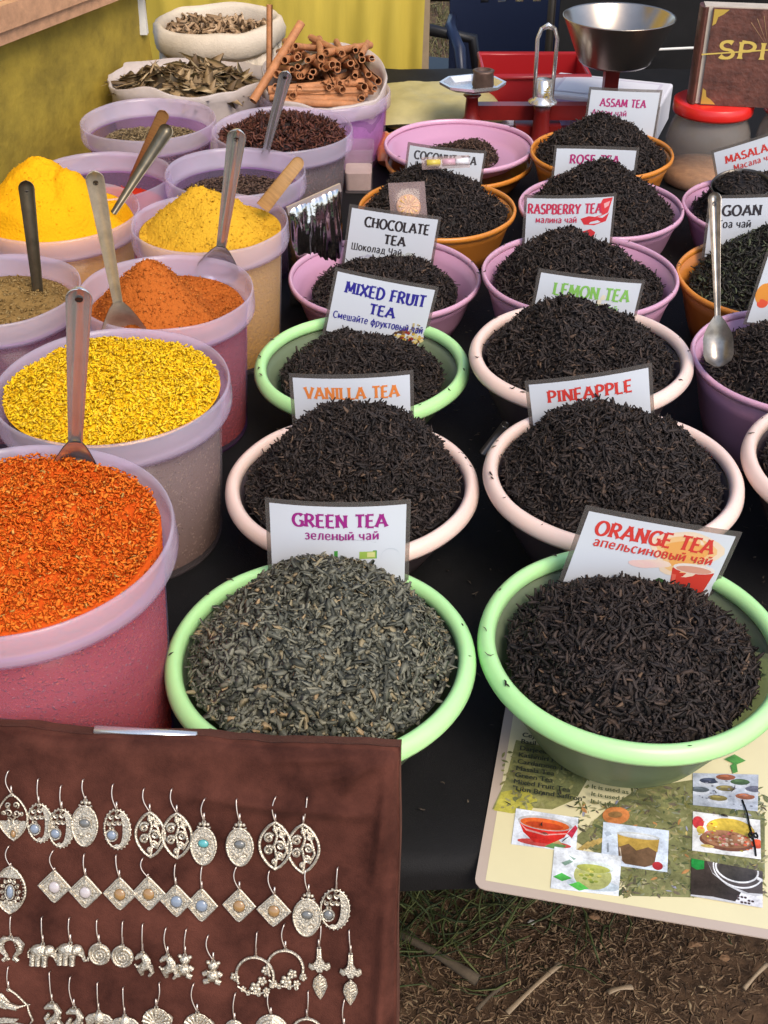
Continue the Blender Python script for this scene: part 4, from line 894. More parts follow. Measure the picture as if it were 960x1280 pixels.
# ------------------------------------------------------------------ printed menu sheet under the front bowl
def build_menu():
    zt = TZ+.0052
    o = WH(592, 1109, zt); ex = (WH(960, 1173, zt)-o).normalized(); ey = Vector((-ex.y, ex.x, 0))
    M = Matrix((ex, ey, Vector((0, 0, 1)))).transposed().to_4x4(); M.translation = o; Mi = M.inverted()
    t = empty('menu_sheet', o, 'laminated tea menu with printed tea photos jutting over the table edge', 'menu', None, M)
    def L(px, py): q = Mi @ WH(px, py, zt); return (q.x, q.y)
    w, d = .292, .375
    def rounded(x0, y0, x1, y1, r): return [(x+r*math.cos(a), y+r*math.sin(a)) for (x, y, a0) in ((x1-r, y1-r, 0), (x0+r, y1-r, PI/2), (x0+r, y0+r, PI), (x1-r, y0+r, 3*PI/2)) for a in (a0, a0+PI/6, a0+PI/3, a0+PI/2)]
    b = MB(); b.plate(rounded(0, 0, w, d, .010), -.0016, -.0002); b.build('laminate', MATS['menu_border'], t, smooth=False)
    b = MB(); m = .0095; b.add([(m, m, 0), (w-m, m, 0), (w-m, d-m, 0), (m, d-m, 0)], [(0, 1, 2, 3)]); b.build('paper', MATS['menu_paper'], t, smooth=False)
    p = MB(); p.step = .000002
    def P(pts, c): p.poly([L(*q) for q in pts], .0002, c)
    olv = [(.20, .19, .06), (.16, .17, .07), (.27, .26, .10), (.12, .14, .06), (.30, .26, .12), (.33, .31, .16)]
    P([(632, 975), (645, 925), (700, 938), (735, 968), (718, 1000), (690, 1012), (640, 1008), (615, 1012)], (.30, .29, .11))
    P([(617, 1013), (627, 990), (655, 985), (672, 1000), (664, 1014), (640, 1017)], (.50, .45, .08))
    P([(655, 930), (700, 940), (738, 968), (722, 996), (690, 985), (668, 968)], (.20, .21, .09))
    P([(716, 1050), (760, 1010), (800, 985), (865, 975), (956, 1020), (956, 1098), (935, 1120), (865, 1122), (790, 1120), (760, 1075)], (.21, .21, .09))
    g = random.Random(9)
    for k in range(1300):
        x, y = g.uniform(720, 958), g.uniform(985, 1121)
        if y < 1002 and x < 790: continue
        if x < 768 and y > 1070: continue
        if x < 735 and y > 1040: continue
        p.off = 20+k % 250; L_ = g.uniform(2, 7); w_ = L_*g.uniform(.2, .5); a = g.uniform(0, PI)
        c = g.choice(olv+[(.09, .11, .05), (.36, .33, .18), (.16, .13, .09), (.11, .10, .06), (.24, .25, .16)]) if g.random() > .04 else g.choice([(.50, .24, .09), (.55, .42, .15), (.32, .32, .42)])
        P([(x+u*L_*math.cos(a)-v*w_*math.sin(a), y+.75*(u*L_*math.sin(a)+v*w_*math.cos(a))) for u, v in ((-1, 0), (-.3, .9), (.4, .7), (1, 0), (.3, -.8), (-.4, -.7))], c)
    for k in range(240):
        p.off = 20+k % 250; x, y = g.uniform(628, 735), g.uniform(935, 1010); L_ = g.uniform(2, 6); a = g.uniform(0, PI)
        if x > 700 and y > 985: continue
        c = g.choice([(.24, .24, .09), (.30, .29, .12), (.20, .21, .09), (.36, .34, .15), (.27, .25, .10)])
        P([(x+u*L_*math.cos(a)-v*2*math.sin(a), y+.75*(u*L_*math.sin(a)+v*2*math.cos(a))) for u, v in ((-1, 0), (-.3, .9), (.4, .7), (1, 0), (.3, -.8), (-.4, -.7))], c)
    p.off = 300
    P(ell(770, 1020, 17, 11), (.62, .22, .07)); P(ell(769, 1019, 9, 4), (.30, .16, .06))
    for k in range(6): P([(722+7*k, 1062-3*k), (735+7*k, 1052-2*k), (738+7*k, 1054-2*k), (726+7*k, 1066-3*k)], (.55, .38, .12))
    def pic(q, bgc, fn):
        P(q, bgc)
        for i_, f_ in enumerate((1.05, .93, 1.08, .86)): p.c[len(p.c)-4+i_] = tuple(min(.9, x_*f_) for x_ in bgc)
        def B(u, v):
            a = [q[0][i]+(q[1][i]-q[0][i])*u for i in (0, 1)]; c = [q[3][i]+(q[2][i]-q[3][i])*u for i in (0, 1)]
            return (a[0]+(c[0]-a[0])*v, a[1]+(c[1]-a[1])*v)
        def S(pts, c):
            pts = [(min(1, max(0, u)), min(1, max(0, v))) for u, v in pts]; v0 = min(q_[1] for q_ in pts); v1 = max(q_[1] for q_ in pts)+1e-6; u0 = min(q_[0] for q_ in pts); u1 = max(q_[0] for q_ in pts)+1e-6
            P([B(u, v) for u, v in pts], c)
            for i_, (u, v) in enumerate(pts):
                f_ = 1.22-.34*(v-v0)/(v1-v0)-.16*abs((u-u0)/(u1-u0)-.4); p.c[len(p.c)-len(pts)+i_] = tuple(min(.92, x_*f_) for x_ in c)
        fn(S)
        gq = random.Random(len(p.v))
        for _ in range(26):
            u, v = gq.uniform(.1, .9), gq.uniform(.2, .9); c0 = p.c[-1-gq.randrange(60)]; kk = gq.uniform(.7, 1.35); S(ell(u, v, gq.uniform(.012, .03), gq.uniform(.01, .022), 7), tuple(min(.9, q*kk) for q in c0)) if fn.__name__ in ('potp', 'bowls') else None
    def E(cx, cy, rx, ry, a0=0, a1=360): return ell(cx, cy, rx, ry, 22, a0, a1)
    def red(S):
        S(E(.50, .86, .42, .10), (.60, .08, .07)); S([(.06, .30), (.90, .30), (.80, .62), (.60, .86), (.34, .86), (.16, .62)], (.66, .03, .025))
        S(E(.48, .30, .43, .20), (.50, .48, .48)); S(E(.48, .32, .39, .155), (.70, .13, .03)); S(E(.48, .36, .30, .09), (.48, .06, .02))
        S([(.1, .40), (.2, .52), (.5, .60), (.86, .48), (.86, .51), (.5, .64), (.2, .57)], (.75, .35, .32))
        S([(.84, .5), (.96, .22), (1, .30), (.92, .62)], (.60, .04, .08)); S([(.5, .95), (.66, .78), (.85, .85), (.75, 1)], (.12, .24, .08)); S([(.62, .82), (.72, .72), (.8, .84)], (.55, .35, .15))
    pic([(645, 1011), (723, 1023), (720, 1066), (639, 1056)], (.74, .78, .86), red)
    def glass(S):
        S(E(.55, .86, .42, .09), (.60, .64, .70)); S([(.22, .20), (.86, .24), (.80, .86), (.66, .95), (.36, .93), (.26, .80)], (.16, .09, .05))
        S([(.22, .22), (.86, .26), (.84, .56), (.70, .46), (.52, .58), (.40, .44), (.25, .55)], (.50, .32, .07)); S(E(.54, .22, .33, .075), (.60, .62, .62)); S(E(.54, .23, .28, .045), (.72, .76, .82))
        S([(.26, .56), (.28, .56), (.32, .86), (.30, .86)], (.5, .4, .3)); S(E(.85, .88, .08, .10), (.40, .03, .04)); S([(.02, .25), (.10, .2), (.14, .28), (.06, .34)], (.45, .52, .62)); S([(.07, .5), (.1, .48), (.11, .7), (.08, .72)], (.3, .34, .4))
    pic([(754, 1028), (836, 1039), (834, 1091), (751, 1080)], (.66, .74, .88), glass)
    def herb(S):
        S(E(.62, .80, .40, .14), (.58, .66, .72)); S(E(.60, .58, .28, .34), (.46, .47, .17)); S(E(.60, .36, .30, .14), (.66, .72, .70)); S(E(.60, .40, .25, .10), (.40, .42, .10))
        for k in range(16): a = k*2.4; S(E(.58+.16*math.cos(a)*(k % 5)/4, .58+.16*math.sin(a)*(k % 4)/3, .035, .03), ((.30, .34, .06), (.55, .50, .12), (.18, .24, .05))[k % 3])
        S([(.02, .72), (.14, .60), (.30, .70), (.16, .80)], (.08, .42, .08)); S([(.26, .86), (.40, .76), (.56, .90), (.42, .98)], (.10, .50, .08)); S([(.12, .36), (.24, .26), (.30, .30), (.18, .42)], (.25, .38, .3)); S([(.22, .16), (.34, .22), (.3, .26)], (.3, .42, .36))
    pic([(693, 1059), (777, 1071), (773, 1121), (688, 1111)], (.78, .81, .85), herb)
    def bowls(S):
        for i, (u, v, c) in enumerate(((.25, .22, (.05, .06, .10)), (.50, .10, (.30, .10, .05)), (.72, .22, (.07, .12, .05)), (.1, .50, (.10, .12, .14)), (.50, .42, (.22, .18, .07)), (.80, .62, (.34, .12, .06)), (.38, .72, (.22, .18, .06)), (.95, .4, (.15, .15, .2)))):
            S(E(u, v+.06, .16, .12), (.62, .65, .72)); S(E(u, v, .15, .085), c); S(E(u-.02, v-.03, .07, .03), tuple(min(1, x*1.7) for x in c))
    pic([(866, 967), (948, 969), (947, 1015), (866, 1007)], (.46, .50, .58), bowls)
    def potp(S):
        S(E(.50, .66, .40, .24), (.20, .08, .05)); S(E(.56, .34, .36, .28), (.60, .42, .06)); S(E(.50, .60, .37, .22), (.36, .17, .09))
        gg = random.Random(4)
        for k in range(70): a, r = gg.uniform(0, 6.28), math.sqrt(gg.random()); S(E(.50+.34*r*math.cos(a), .58+.19*r*math.sin(a), .024, .024), gg.choice([(.5, .2, .12), (.62, .48, .36), (.25, .1, .05), (.45, .3, .2), (.6, .15, .15)]))
        S(E(.08, .27, .085, .16), (.62, .05, .06)); S(E(.12, .45, .06, .10), (.70, .5, .08)); S(E(.22, .84, .10, .04), (.6, .45, .15)); S(E(.95, .62, .09, .12), (.72, .10, .04)); S(E(.32, .25, .05, .08), (.70, .55, .05))
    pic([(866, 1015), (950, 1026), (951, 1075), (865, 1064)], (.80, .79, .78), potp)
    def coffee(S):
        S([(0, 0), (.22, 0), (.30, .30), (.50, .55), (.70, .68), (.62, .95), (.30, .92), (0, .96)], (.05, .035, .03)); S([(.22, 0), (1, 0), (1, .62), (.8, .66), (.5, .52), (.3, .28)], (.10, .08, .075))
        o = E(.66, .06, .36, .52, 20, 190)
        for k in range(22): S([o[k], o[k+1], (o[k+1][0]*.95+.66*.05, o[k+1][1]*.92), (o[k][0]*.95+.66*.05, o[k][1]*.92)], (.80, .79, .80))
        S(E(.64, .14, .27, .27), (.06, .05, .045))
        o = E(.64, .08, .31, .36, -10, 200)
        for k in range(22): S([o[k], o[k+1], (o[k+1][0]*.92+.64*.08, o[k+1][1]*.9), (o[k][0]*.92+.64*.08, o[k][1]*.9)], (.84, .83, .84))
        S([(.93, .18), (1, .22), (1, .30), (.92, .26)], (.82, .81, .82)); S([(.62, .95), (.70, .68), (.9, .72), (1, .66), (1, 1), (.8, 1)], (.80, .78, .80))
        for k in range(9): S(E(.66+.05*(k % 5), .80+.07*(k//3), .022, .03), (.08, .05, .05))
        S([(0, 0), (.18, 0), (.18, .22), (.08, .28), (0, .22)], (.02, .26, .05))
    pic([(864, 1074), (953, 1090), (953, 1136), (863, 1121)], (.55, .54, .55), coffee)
    P([(905, 950), (918, 944), (932, 952), (920, 957)], (.10, .32, .06)); P([(913, 958), (920, 953), (922, 966), (916, 968)], (.08, .26, .05))
    blk = (.03, .035, .025); tx = MB(); tx.step = .000002
    for k, s in enumerate(('Ceylon Tea', 'Basil Tea', 'Darjeeling Tea', 'Kashmiri Kahwa', 'Cardamom Tea', 'Masala Tea', 'Green Tea', 'Mixed Fruit Tea', '"Lion Brand Saffron"')):
        x, y = L(652.5-1.55*k, 926+8.35*k); textmesh(tx, s, x, y, None, .0062, blk, .0062)
    for k, s in enumerate(('It is used as green tea', 'It is used for stomach', 'It is used')):
        x, y = L(739-.6*k, 991+9*k); textmesh(tx, s, x, y, None, .0055, (.10, .11, .05), .0062)
    p.build('printed_artwork', PHOTO, t, smooth=False); tx.build('printed_text', INK, t, smooth=False)
    # thread
    q = [WH(928, 1000, zt+.0018), WH(934, 1016, zt+.003), WH(937, 1032, zt+.0018), WH(941, 1046, zt+.003), WH(944, 1060, zt+.002), WH(945, 1070, zt+.0016)]
    b = MB(); b.tube(q, .0009, 6); b.tube([q[3]+Vector((.004*math.cos(a), .003*math.sin(2*a), .002)) for a in np.linspace(0, 6.2, 12)], .0011, 5)
    o = b.build('thread', MATS['black_cloth']); tag(o, 'knotted black thread lying across the printed menu', 'thread')
build_menu()

# ------------------------------------------------------------------ velvet earring board
TRp = W(500, 940, .965)
bl = Vector((1, -.10, .035)).normalized(); bd = Vector((0, -math.sin(rad(31)), -math.cos(rad(31)))); bd = (bd-bl*bd.dot(bl)).normalized(); bn = bl.cross(-bd)
BM = Matrix((bl, -bd, bn)).transposed().to_4x4(); BM.translation = TRp; BMi = BM.inverted()
def onboard(px, py):
    d = W(px, py, 1)-CAMV; k = (TRp-CAMV).dot(bn)/d.dot(bn); q = BMi @ (CAMV+d*k); return q.x, q.y
def build_board():
    t = empty('display_board', TRp, 'brown velvet covered board hung with rows of silver earrings', 'display board', None, BM)
    Wb, Hb, th, r = .52, .60, .035, .014
    def bump(x, y):
        z = .004*nz(x, y, 7, 21)+.0014*nz(x, y, 22, 22)
        z += .006*math.exp(-((y+.052-.03*(x/.2)**2*.3)/.006)**2)*max(0, min(1, (x+.19)/.06))*min(1, max(0, (-x-.004)/.04))
        for (a0, b0, a1, b1, w, h) in ((-.012, -.01, -.075, -.03, .0035, .003), (-.008, -.02, -.02, -.13, .004, .0035), (-.02, -.006, -.12, -.012, .003, .002), (-.004, -.10, -.016, -.28, .005, .004), (-.03, -.016, -.05, -.04, .003, .0025), (-.012, -.2, -.012, -.36, .004, .003)):
            dx, dy = a1-a0, b1-b0; k = min(1, max(0, ((x-a0)*dx+(y-b0)*dy)/(dx*dx+dy*dy))); dd = math.hypot(x-a0-k*dx, y-b0-k*dy); z += 2.0*h*math.exp(-(dd/(1.35*w))**2)*math.sin(PI*min(.95, k+.05))
        return z
    NX, NY = 240, 250; V = []; Q = []
    xs = [-Wb+Wb*i/NX for i in range(NX+1)]; ys = [-Hb*j/NY for j in range(NY+1)]
    def pt(x, y):
        z = bump(x, y); ex = max(0, x+r, -Wb+r-x); ey = max(0, y+r)
        y += (.004*nz(x, 0, 11, 31)+.002*nz(x, 0, 40, 32))*max(0, 1+y/.05) if y > -.05 else 0; x += .003*nz(0, y, 9, 33)*max(0, 1+x/.05) if x > -.05 else 0
        e = min(1, math.hypot(ex, ey)/r); z -= r*(1-math.sqrt(max(0, 1-e*e)))
        return (x, y, z)
    for y in ys:
        for x in xs: V.append(pt(x, y))
    R = NX+1
    for j in range(NY):
        for i in range(NX): a = j*R+i; Q.append((a, a+R, a+R+1, a+1))
    # sides and back
    ring = [j*R+NX for j in range(NY, -1, -1)]+[i for i in range(NX-1, -1, -1)]+[j*R for j in range(1, NY+1)]
    b0 = len(V)
    for k in ring: x, y, z = V[k]; V.append((x, y, -r-.001+.0015*nz(x, y, 12, 4)))
    for k in ring: x, y, z = V[k]; V.append((x+.002*nz(x, y, 9, 3), y, -th))
    n = len(ring)
    for s, off in ((ring, b0), (range(b0, b0+n), b0+n)):
        s = list(s)
        for i in range(n-1): Q.append((s[i], s[i+1], off+i+1, off+i))
    o = bpy.data.objects.new('velvet_cover', np_mesh('velvet_cover', np.array(V), np.array(Q), MATS['velvet'])); COL.objects.link(o); o.parent = t
    b = MB(); b.box((-Wb/2, -Hb/2-.004, -th+.004), (Wb-.02, Hb-.012, .008)); b.build('backing_board', MATS['wood_crate'], t, smooth=False)
    Mi3 = BM.to_3x3().inverted()
    for sx in (-.08, -Wb+.08):            # wooden easel feet down to the ground
        a = Vector((sx, -Hb+.02, -th-.012)); wv = BM @ a; e = Vector((wv.x, wv.y-.02, 0)); q = MB(); q.tube([BM @ Vector((sx, -.1, -th-.012)), wv, e], .013, 4, cap=True)
        q.v = [tuple(BMi @ Vector(v)) for v in q.v]; q.build('easel_leg', MATS['wood_crate'], t, smooth=False)
    return bump
BUMP = build_board()

S = .965/F   # metres per photo pixel at the board
class EB(MB):
    pass
def spiral(cx, cy, r, turns, a0, sgn=1, n=20): return [(cx+r*(1-.85*i/n)*math.cos(a0+sgn*turns*2*PI*i/n), cy+r*(1-.85*i/n)*math.sin(a0+sgn*turns*2*PI*i/n), 1) for i in range(n+1)]
def marq(w, h, p=.85): return [(w/2*math.sin(PI*t)**p*s, -h*t) for s, ts in ((1, [i/12 for i in range(13)]), (-1, [i/12 for i in range(11, 0, -1)])) for t in ts]
def oval(w, h, cy=None): return [(w/2*math.sin(2*PI*i/24), -h/2+h/2*math.cos(2*PI*i/24)) for i in range(24)]
def z1(o, z=1): return [(x, y, z) for x, y in o]
def dots(b, o, r, z=1.2):
    for x, y in o: b.dome(x, y, r, r, z-.6, r, 6, 2)
STONES = {'b': 'stone_blue', 'a': 'stone_amber', 'g': 'stone_grey', 'p': 'stone_pearl', 't': 'stone_teal'}
def stone_at(pend, st, cx, cy, rx, ry):
    pend.tube([(cx+(rx+1.2)*math.cos(a), cy+(ry+1.2)*math.sin(a), 2) for a in np.linspace(0, 2*PI, 19)[:-1]], 1.1, 5, True)
    pend.plate([(cx+rx*math.cos(a), cy+ry*math.sin(a)) for a in np.linspace(0, 2*PI, 17)[:-1]], .2, 1.2)
    st.dome(cx, cy, rx, ry, 1.3, 2.6, 16, 4)
def kind_mesh(k, w, h):
    p, s = EB(), EB()
    ring = lambda: p.tube([(1.9*math.cos(a), -1+1.9*math.sin(a), 1) for a in np.linspace(0, 2*PI, 11)[:-1]], .7, 5, True)
    ring()
    if k == 'A':
        o = marq(w, h, .75); p.tube(z1(o), 1.3, 6, True)
        for sx in (1, -1):
            for cy, r in ((-.24, 4), (-.42, 5), (-.42, 2.6), (-.60, 5), (-.72, 3.4)): p.tube(spiral(sx*w*(.13 if r > 3 else .30), h*cy, r, 1.3, 1+cy*9, sx, 14), 1.05, 4)
        p.plate([(x*.9, y) for x, y in o if y < -h*.5], .1, .9); stone_at(p, s, 0, -h*.86, 3.2, 4.6)
    elif k == 'B':
        o = oval(w, h); p.tube(z1(o), 1.2, 6, True); dots(p, [(x*1.06, -h/2+(y+h/2)*1.06) for x, y in oval(w, h) for _ in (0,)], 1.2)
        arcs = [(w/2*math.cos(a), -h/2+h/2*math.sin(a)) for a in np.linspace(-2.0, 1.2, 14)]+[(w*.02+w*.19*math.cos(a), -h*.5+h*.41*math.sin(a)) for a in np.linspace(1.2, -1.9, 14)]
        p.plate(arcs, .1, 1.2); dots(p, [(w*.33+w*.09*math.cos(q*2), -h*.5+h*.045*(q-6)) for q in range(13)], .9, 1.5)
        for cx, cy, r in ((-.20, .18, 4), (.05, .16, 4), (-.08, .34, 4), (.10, .34, 3.4), (-.30, .36, 3.4), (-.2, .48, 3.4)): p.tube(spiral(w*cx, -h*cy, r, 1.1, 2, 1, 12), 1.2, 4)
        stone_at(p, s, -w*.22, -h*.66, 5.6, 5.6)
    elif k == 'C':
        for cx, r in ((0, 3), (-4.5, 2.2), (4.5, 2.2)): p.dome(cx, -4, r, r, 0, 2, 8, 3)
        p.tube([(-8, -7, 1), (-4, -9, 1), (0, -7.5, 1), (4, -9, 1), (8, -7, 1)], 1.2, 5)
        H2 = h-8; o = [(x, y-8) for x, y in ((w/2*math.sin(t)*(1-.12*max(0, -math.cos(t))), -H2/2+H2/2*math.cos(t)) for t in (2*PI*i/24 for i in range(24)))]
        p.tube(z1(o), 1.3, 6, True); p.plate([(x*.95, y) for x, y in o], .0, .8); o2 = [(x*.78, -8-H2/2+(y+8+H2/2)*.8) for x, y in o]; dots(p, o2, .95, 1.3)
        for sx in (1, -1): p.tube(spiral(sx*5, -8-H2*.74, 4, 1.2, 0, sx, 12), 1.05, 4)
        stone_at(p, s, 0, -8-H2*.42, 6.4, 4.8)
    elif k == 'D':
        o = marq(w, h, .72); p.tube(z1(o), 1.8, 6, True); sg = 1
        for cx, cy, r, a0, g in ((-.20, .34, 6.2, .5, 1), (.20, .26, 4.6, 2, -1), (.16, .50, 5.6, 2.5, -1), (-.20, .60, 6.0, .4, 1), (.12, .72, 4.2, 2, -1), (-.02, .84, 3, 1, 1), (.02, .16, 3.2, 1, 1)): p.tube(spiral(w*cx, -h*cy, r, 1.45, a0, g, 18), 1.55, 5)
        p.tube([(-w*.05, -h*.06, 1), (w*.06, -h*.3, 1), (-w*.04, -h*.5, 1), (w*.05, -h*.75, 1), (0, -h*.96, 1)], 1.6, 5)
        p.tube([(w*.1, -h*.1, 1), (w*.28, -h*.4, 1), (w*.36, -h*.6, 1), (w*.2, -h*.8, 1)], 1.5, 5)
    elif k == 'E':
        o = marq(w, h, .68); p.tube(z1(o), 1.5, 6, True)
        p.plate([(x*.92, y) for x, y in o if y > -h*.30], .1, 1); p.plate([(x*.9, y) for x, y in o if y < -h*.74], .1, 1)
        for a in np.linspace(0, 2*PI, 13)[:-1]: x, y = 10*math.cos(a), -h*.54+14*math.sin(a); p.tube(spiral(x, y, 3, 1.2, a, 1, 9), 1.05, 4)
        dots(p, [(x*.86, -h/2+(y+h/2)*.86) for x, y in o], 1, 1.4); stone_at(p, s, 0, -h*.54, 4.2, 8)
    elif k == 'F':
        o = [(0, 0), (3, -2), (w/2-2, -h/2+2), (w/2, -h/2), (w/2-2, -h/2-2), (3, -h+2), (0, -h), (-3, -h+2), (-w/2+2, -h/2-2), (-w/2, -h/2), (-w/2+2, -h/2+2), (-3, -2)]
        p.plate(o, 0, 1); p.tube(z1(o), 1.2, 6, True); o2 = [(x*.80, -h/2+(y+h/2)*.80) for x, y in o]; p.tube(z1(o2, 1.2), .6, 4, True)
        for q in range(4):
            for r in (.55, .72): a = PI/2*q; dots(p, [(w/2*r*math.cos(a), -h/2+h/2*r*math.sin(a)), (w*.27*math.cos(a+.45)*r*1.2, -h/2+h*.27*math.sin(a+.45)*r*1.2), (w*.27*math.cos(a-.45)*r*1.2, -h/2+h*.27*math.sin(a-.45)*r*1.2)], 1.2, 1.4)
        stone_at(p, s, 0, -h*.52, 7, 7)
    elif k == 'fish':
        for sx in (-1, 1):
            p.tube([(0, -3, 1), (sx*8, -4, 1), (sx*13, -10, 1), (sx*11, -18, 1), (sx*5, -25, 1), (sx*9, -30, 1)], [2, 4, 4.5, 3.8, 2.6, 3.4], 7)
            p.dome(sx*5, -29, 4, 2.4, 0, 2); dots(p, [(sx*(6+q), -6-3*q) for q in range(4)], 1, 5)
    elif k == 'eleph':
        p.dome(-4, -11, 12, 9, 0, 5, 16, 4); p.dome(8, -9, 7.5, 7, .5, 5.5, 14, 4); p.dome(6, -10, 4.2, 5.5, 3, 3.5, 12, 3)
        for x in (-12, -5, 3): p.tube([(x, -14, 1.5), (x-.6, -22, 1.5), (x-.8, -28, 1.5)], [4.2, 3.4, 3.8], 8)
        p.tube([(13, -9, 2), (16, -16, 2), (18, -21, 2), (22, -20, 2), (22, -16, 2)], [3.6, 2.6, 2, 1.6, 1.3], 7); p.tube([(-15, -8, 1.5), (-18, -13, 1.5), (-17, -19, 1.5)], [1.2, .9, 1.2], 5)
        p.tube([(11, -13, 4), (16, -15, 4), (18, -13, 4)], [1.3, 1, .5], 5)
    elif k == 'spiral':
        n = 70; p.tube([(13.4*(1-i/n)*math.cos(7*PI*i/n+1.5), -15+13.4*(1-i/n)*math.sin(7*PI*i/n+1.5), 1) for i in range(n)], 1.5, 6); p.plate([(13*math.cos(a), -15+13*math.sin(a)) for a in np.linspace(0, 2*PI, 21)[:-1]], -.6, .1)
    elif k == 'horse':
        p.tube([(2, -2, 2), (-4, -5, 2), (-8, -9, 2)], [3, 3.4, 2], 8); p.tube([(1, -3, 2), (5, -10, 2), (3, -17, 2), (-2, -22, 2), (0, -28, 2)], [3.6, 5, 6, 4.5, 2.2], 8)
        p.tube([(4, -15, 2), (10, -18, 2), (12, -24, 2), (8, -29, 2)], [3.4, 3.6, 2.6, 1.8], 7); p.tube([(0, -16, 3), (-6, -18, 3), (-9, -15, 3)], [2.2, 1.8, 1.2], 6); p.tube([(4, -4, 3), (8, -8, 3), (10, -13, 3)], [1.6, 1.8, 1], 5)
    elif k == 'bear':
        p.dome(0, -7, 6.5, 5.8, 0, 5, 14, 4); p.dome(0, -19, 8, 8, 0, 5.5, 14, 4)
        for sx in (-1, 1): p.dome(sx*6, -3, 2.8, 2.6, .5, 3, 8, 3); p.tube([(sx*6, -14, 3), (sx*11, -17, 3)], [3, 3], 8); p.tube([(sx*4, -24, 3), (sx*10, -26, 3)], [3.4, 3.2], 8)
        p.dome(0, -8.5, 2.6, 2, 4, 2.4, 8, 3); p.tube([(-6, -12.6, 4.2), (0, -13.4, 5.5), (6, -12.6, 4.2)], 1, 5)
    elif k == 'hoop':
        R = w*.46; p.tube([(R*math.cos(a), -R-2+R*math.sin(a), 1) for a in np.linspace(-.55, PI+.55, 28)], 1.7, 7)
        for cx, cy, r in ((-.50*w, -.56*h, 3.4), (.02*w, -.78*h, 4.2), (.18*w, -.60*h, 3.6), (-.28*w, -.84*h, 2.4), (.30*w, -.82*h, 2.8), (.46*w, -.66*h, 3)):
            for q in range(5): a = 2*PI*q/5+cx; p.dome(cx+r*math.cos(a), cy+r*math.sin(a), r*.72, r*.72, .3, 2, 8, 3)
            p.dome(cx, cy, r*.55, r*.55, 1, 2.4, 8, 3)
        p.tube([(-.42*w, -.78*h, 1), (-.2*w, -.9*h, 1), (.1*w, -.92*h, 1), (.36*w, -.82*h, 1)], 1.2, 5)
        for cx in (-.14, .12, .3): p.tube(spiral(cx*w, -.92*h, 3, 1.2, 1, 1, 10), 1.2, 4)
    elif k == 'dagger':
        p.plate([(-2.4, -2), (2.4, -2), (3.4, -14), (8, -21), (12, -19), (13, -24), (9, -28), (5, -26), (3, -30), (-3, -30), (-5, -26), (-9, -28), (-13, -24), (-12, -19), (-8, -21), (-3.4, -14)], 0, 2.4, .12)
        p.tube([(0, -3, 2.2), (0, -20, 2.6)], [1, 1.6], 6); p.tube([(11*math.cos(a), -23, 1) for a in (0, .1)], .1, 3)
        for sx in (-1, 1): p.tube(spiral(sx*10, -22, 3.2, 1.1, 1, sx, 10), 1, 4)
        lf = [(0, -32), (6, -38), (8, -46), (4, -56), (0, -62), (-4, -56), (-8, -46), (-6, -38)]; p.plate(lf, 0, 1.2, .1); p.tube(z1(lf, 1), .9, 5, True)
        for q in range(6): y = -37-4*q; ww = 6.5-.9*abs(q-2); p.tube([(0, y-2, 1.7), (ww, y+1.5, 1.4)], .8, 4); p.tube([(0, y-2, 1.7), (-ww, y+1.5, 1.4)], .8, 4)
        p.tube([(0, -31, 1.8), (0, -60, 1.6)], .9, 5)
    elif k == 'bird':
        p.tube([(-10, -14, 2), (2, -20, 3), (12, -22, 3)], [2, 4, 3.4], 8); p.tube([(12, -21, 3), (20, -18, 3), (28, -16, 2)], [2.2, .9, .5], 6)
        p.plate([(-20, -8), (-8, -6), (4, -18), (-2, -26), (-12, -24)], .5, 2.5, .1); p.plate([(-22, -40), (-4, -36), (14, -36), (8, -41), (-10, -44)], .5, 2)
        for q in range(5): p.tube([(-18+3*q, -8-.5*q, 2.4), (-4+q, -22+q, 2.6)], .7, 4)
        p.tube([(0, 0, 1), (10, -6, 1), (24, -18, 1), (26, -26, 1), (31, -36, 1), (26, -44, 1), (8, -42, 1), (-14, -40, 1)], 1.3, 6)
    elif k == 'dragon':
        p.tube([(-9, -8, 2), (-4, -5, 2), (4, -5, 2), (8, -12, 2), (4, -20, 2), (-4, -25, 2), (-6, -33, 2), (4, -38, 2)], [1.8, 4, 4, 4.5, 5.2, 4.6, 4, 3], 8)
        p.tube([(-4, -14, 2), (-8, -20, 2), (-6, -26, 2)], [2, 3, 1.6], 6); p.tube([(6, -22, 2), (11, -28, 2), (8, -34, 2)], [3, 3, 1.6], 6)
        for q in range(4): p.dome(8+q*.6, -7-4*q, 1.6, 1.6, 1.6, 2.4, 6, 2)
    elif k == 'elephead':
        p.dome(0, -10, 7.5, 9, 0, 5, 14, 4); p.tube([(0, -14, 3), (0, -22, 3), (3, -28, 3)], [3.8, 2.8, 1.8], 8)
        for sx in (-1, 1): p.plate([(sx*5, -3), (sx*12, -5), (sx*17, -10), (sx*15, -17), (sx*9, -19), (sx*5, -14)][::sx], .5, 2.6, .15); p.tube([(sx*4, -17, 3.5), (sx*8, -23, 3.5)], [1.4, .6], 5)
    elif k == 'shell':
        o = [(0, -26)]+[(17*math.cos(a), -18+16*math.sin(a)) for a in np.linspace(-.5, PI+.5, 17)]; p.plate(o, 0, 1.6, .06)
        for a in np.linspace(-.35, PI+.35, 11): p.tube([(0, -25, 1.6), (9*math.cos(a), -19+9*math.sin(a), 2.6), (16.5*math.cos(a), -18+15.5*math.sin(a), 1.8)], [.8, 1.6, 2.2], 6)
        p.tube([(14, -8, 2), (19, -13, 2), (18, -19, 2)], [1.6, 2, 1], 6)
    elif k == 'disc':
        p.plate(oval(w, h), 0, 1.4, .05); p.tube(z1(oval(w, h)), 1.4, 6, True)
        for r in (.72, .45): p.tube([(x*r, -h/2+(y+h/2)*r, 1.8) for x, y in oval(w, h)], 1, 5, True)
    return p, s
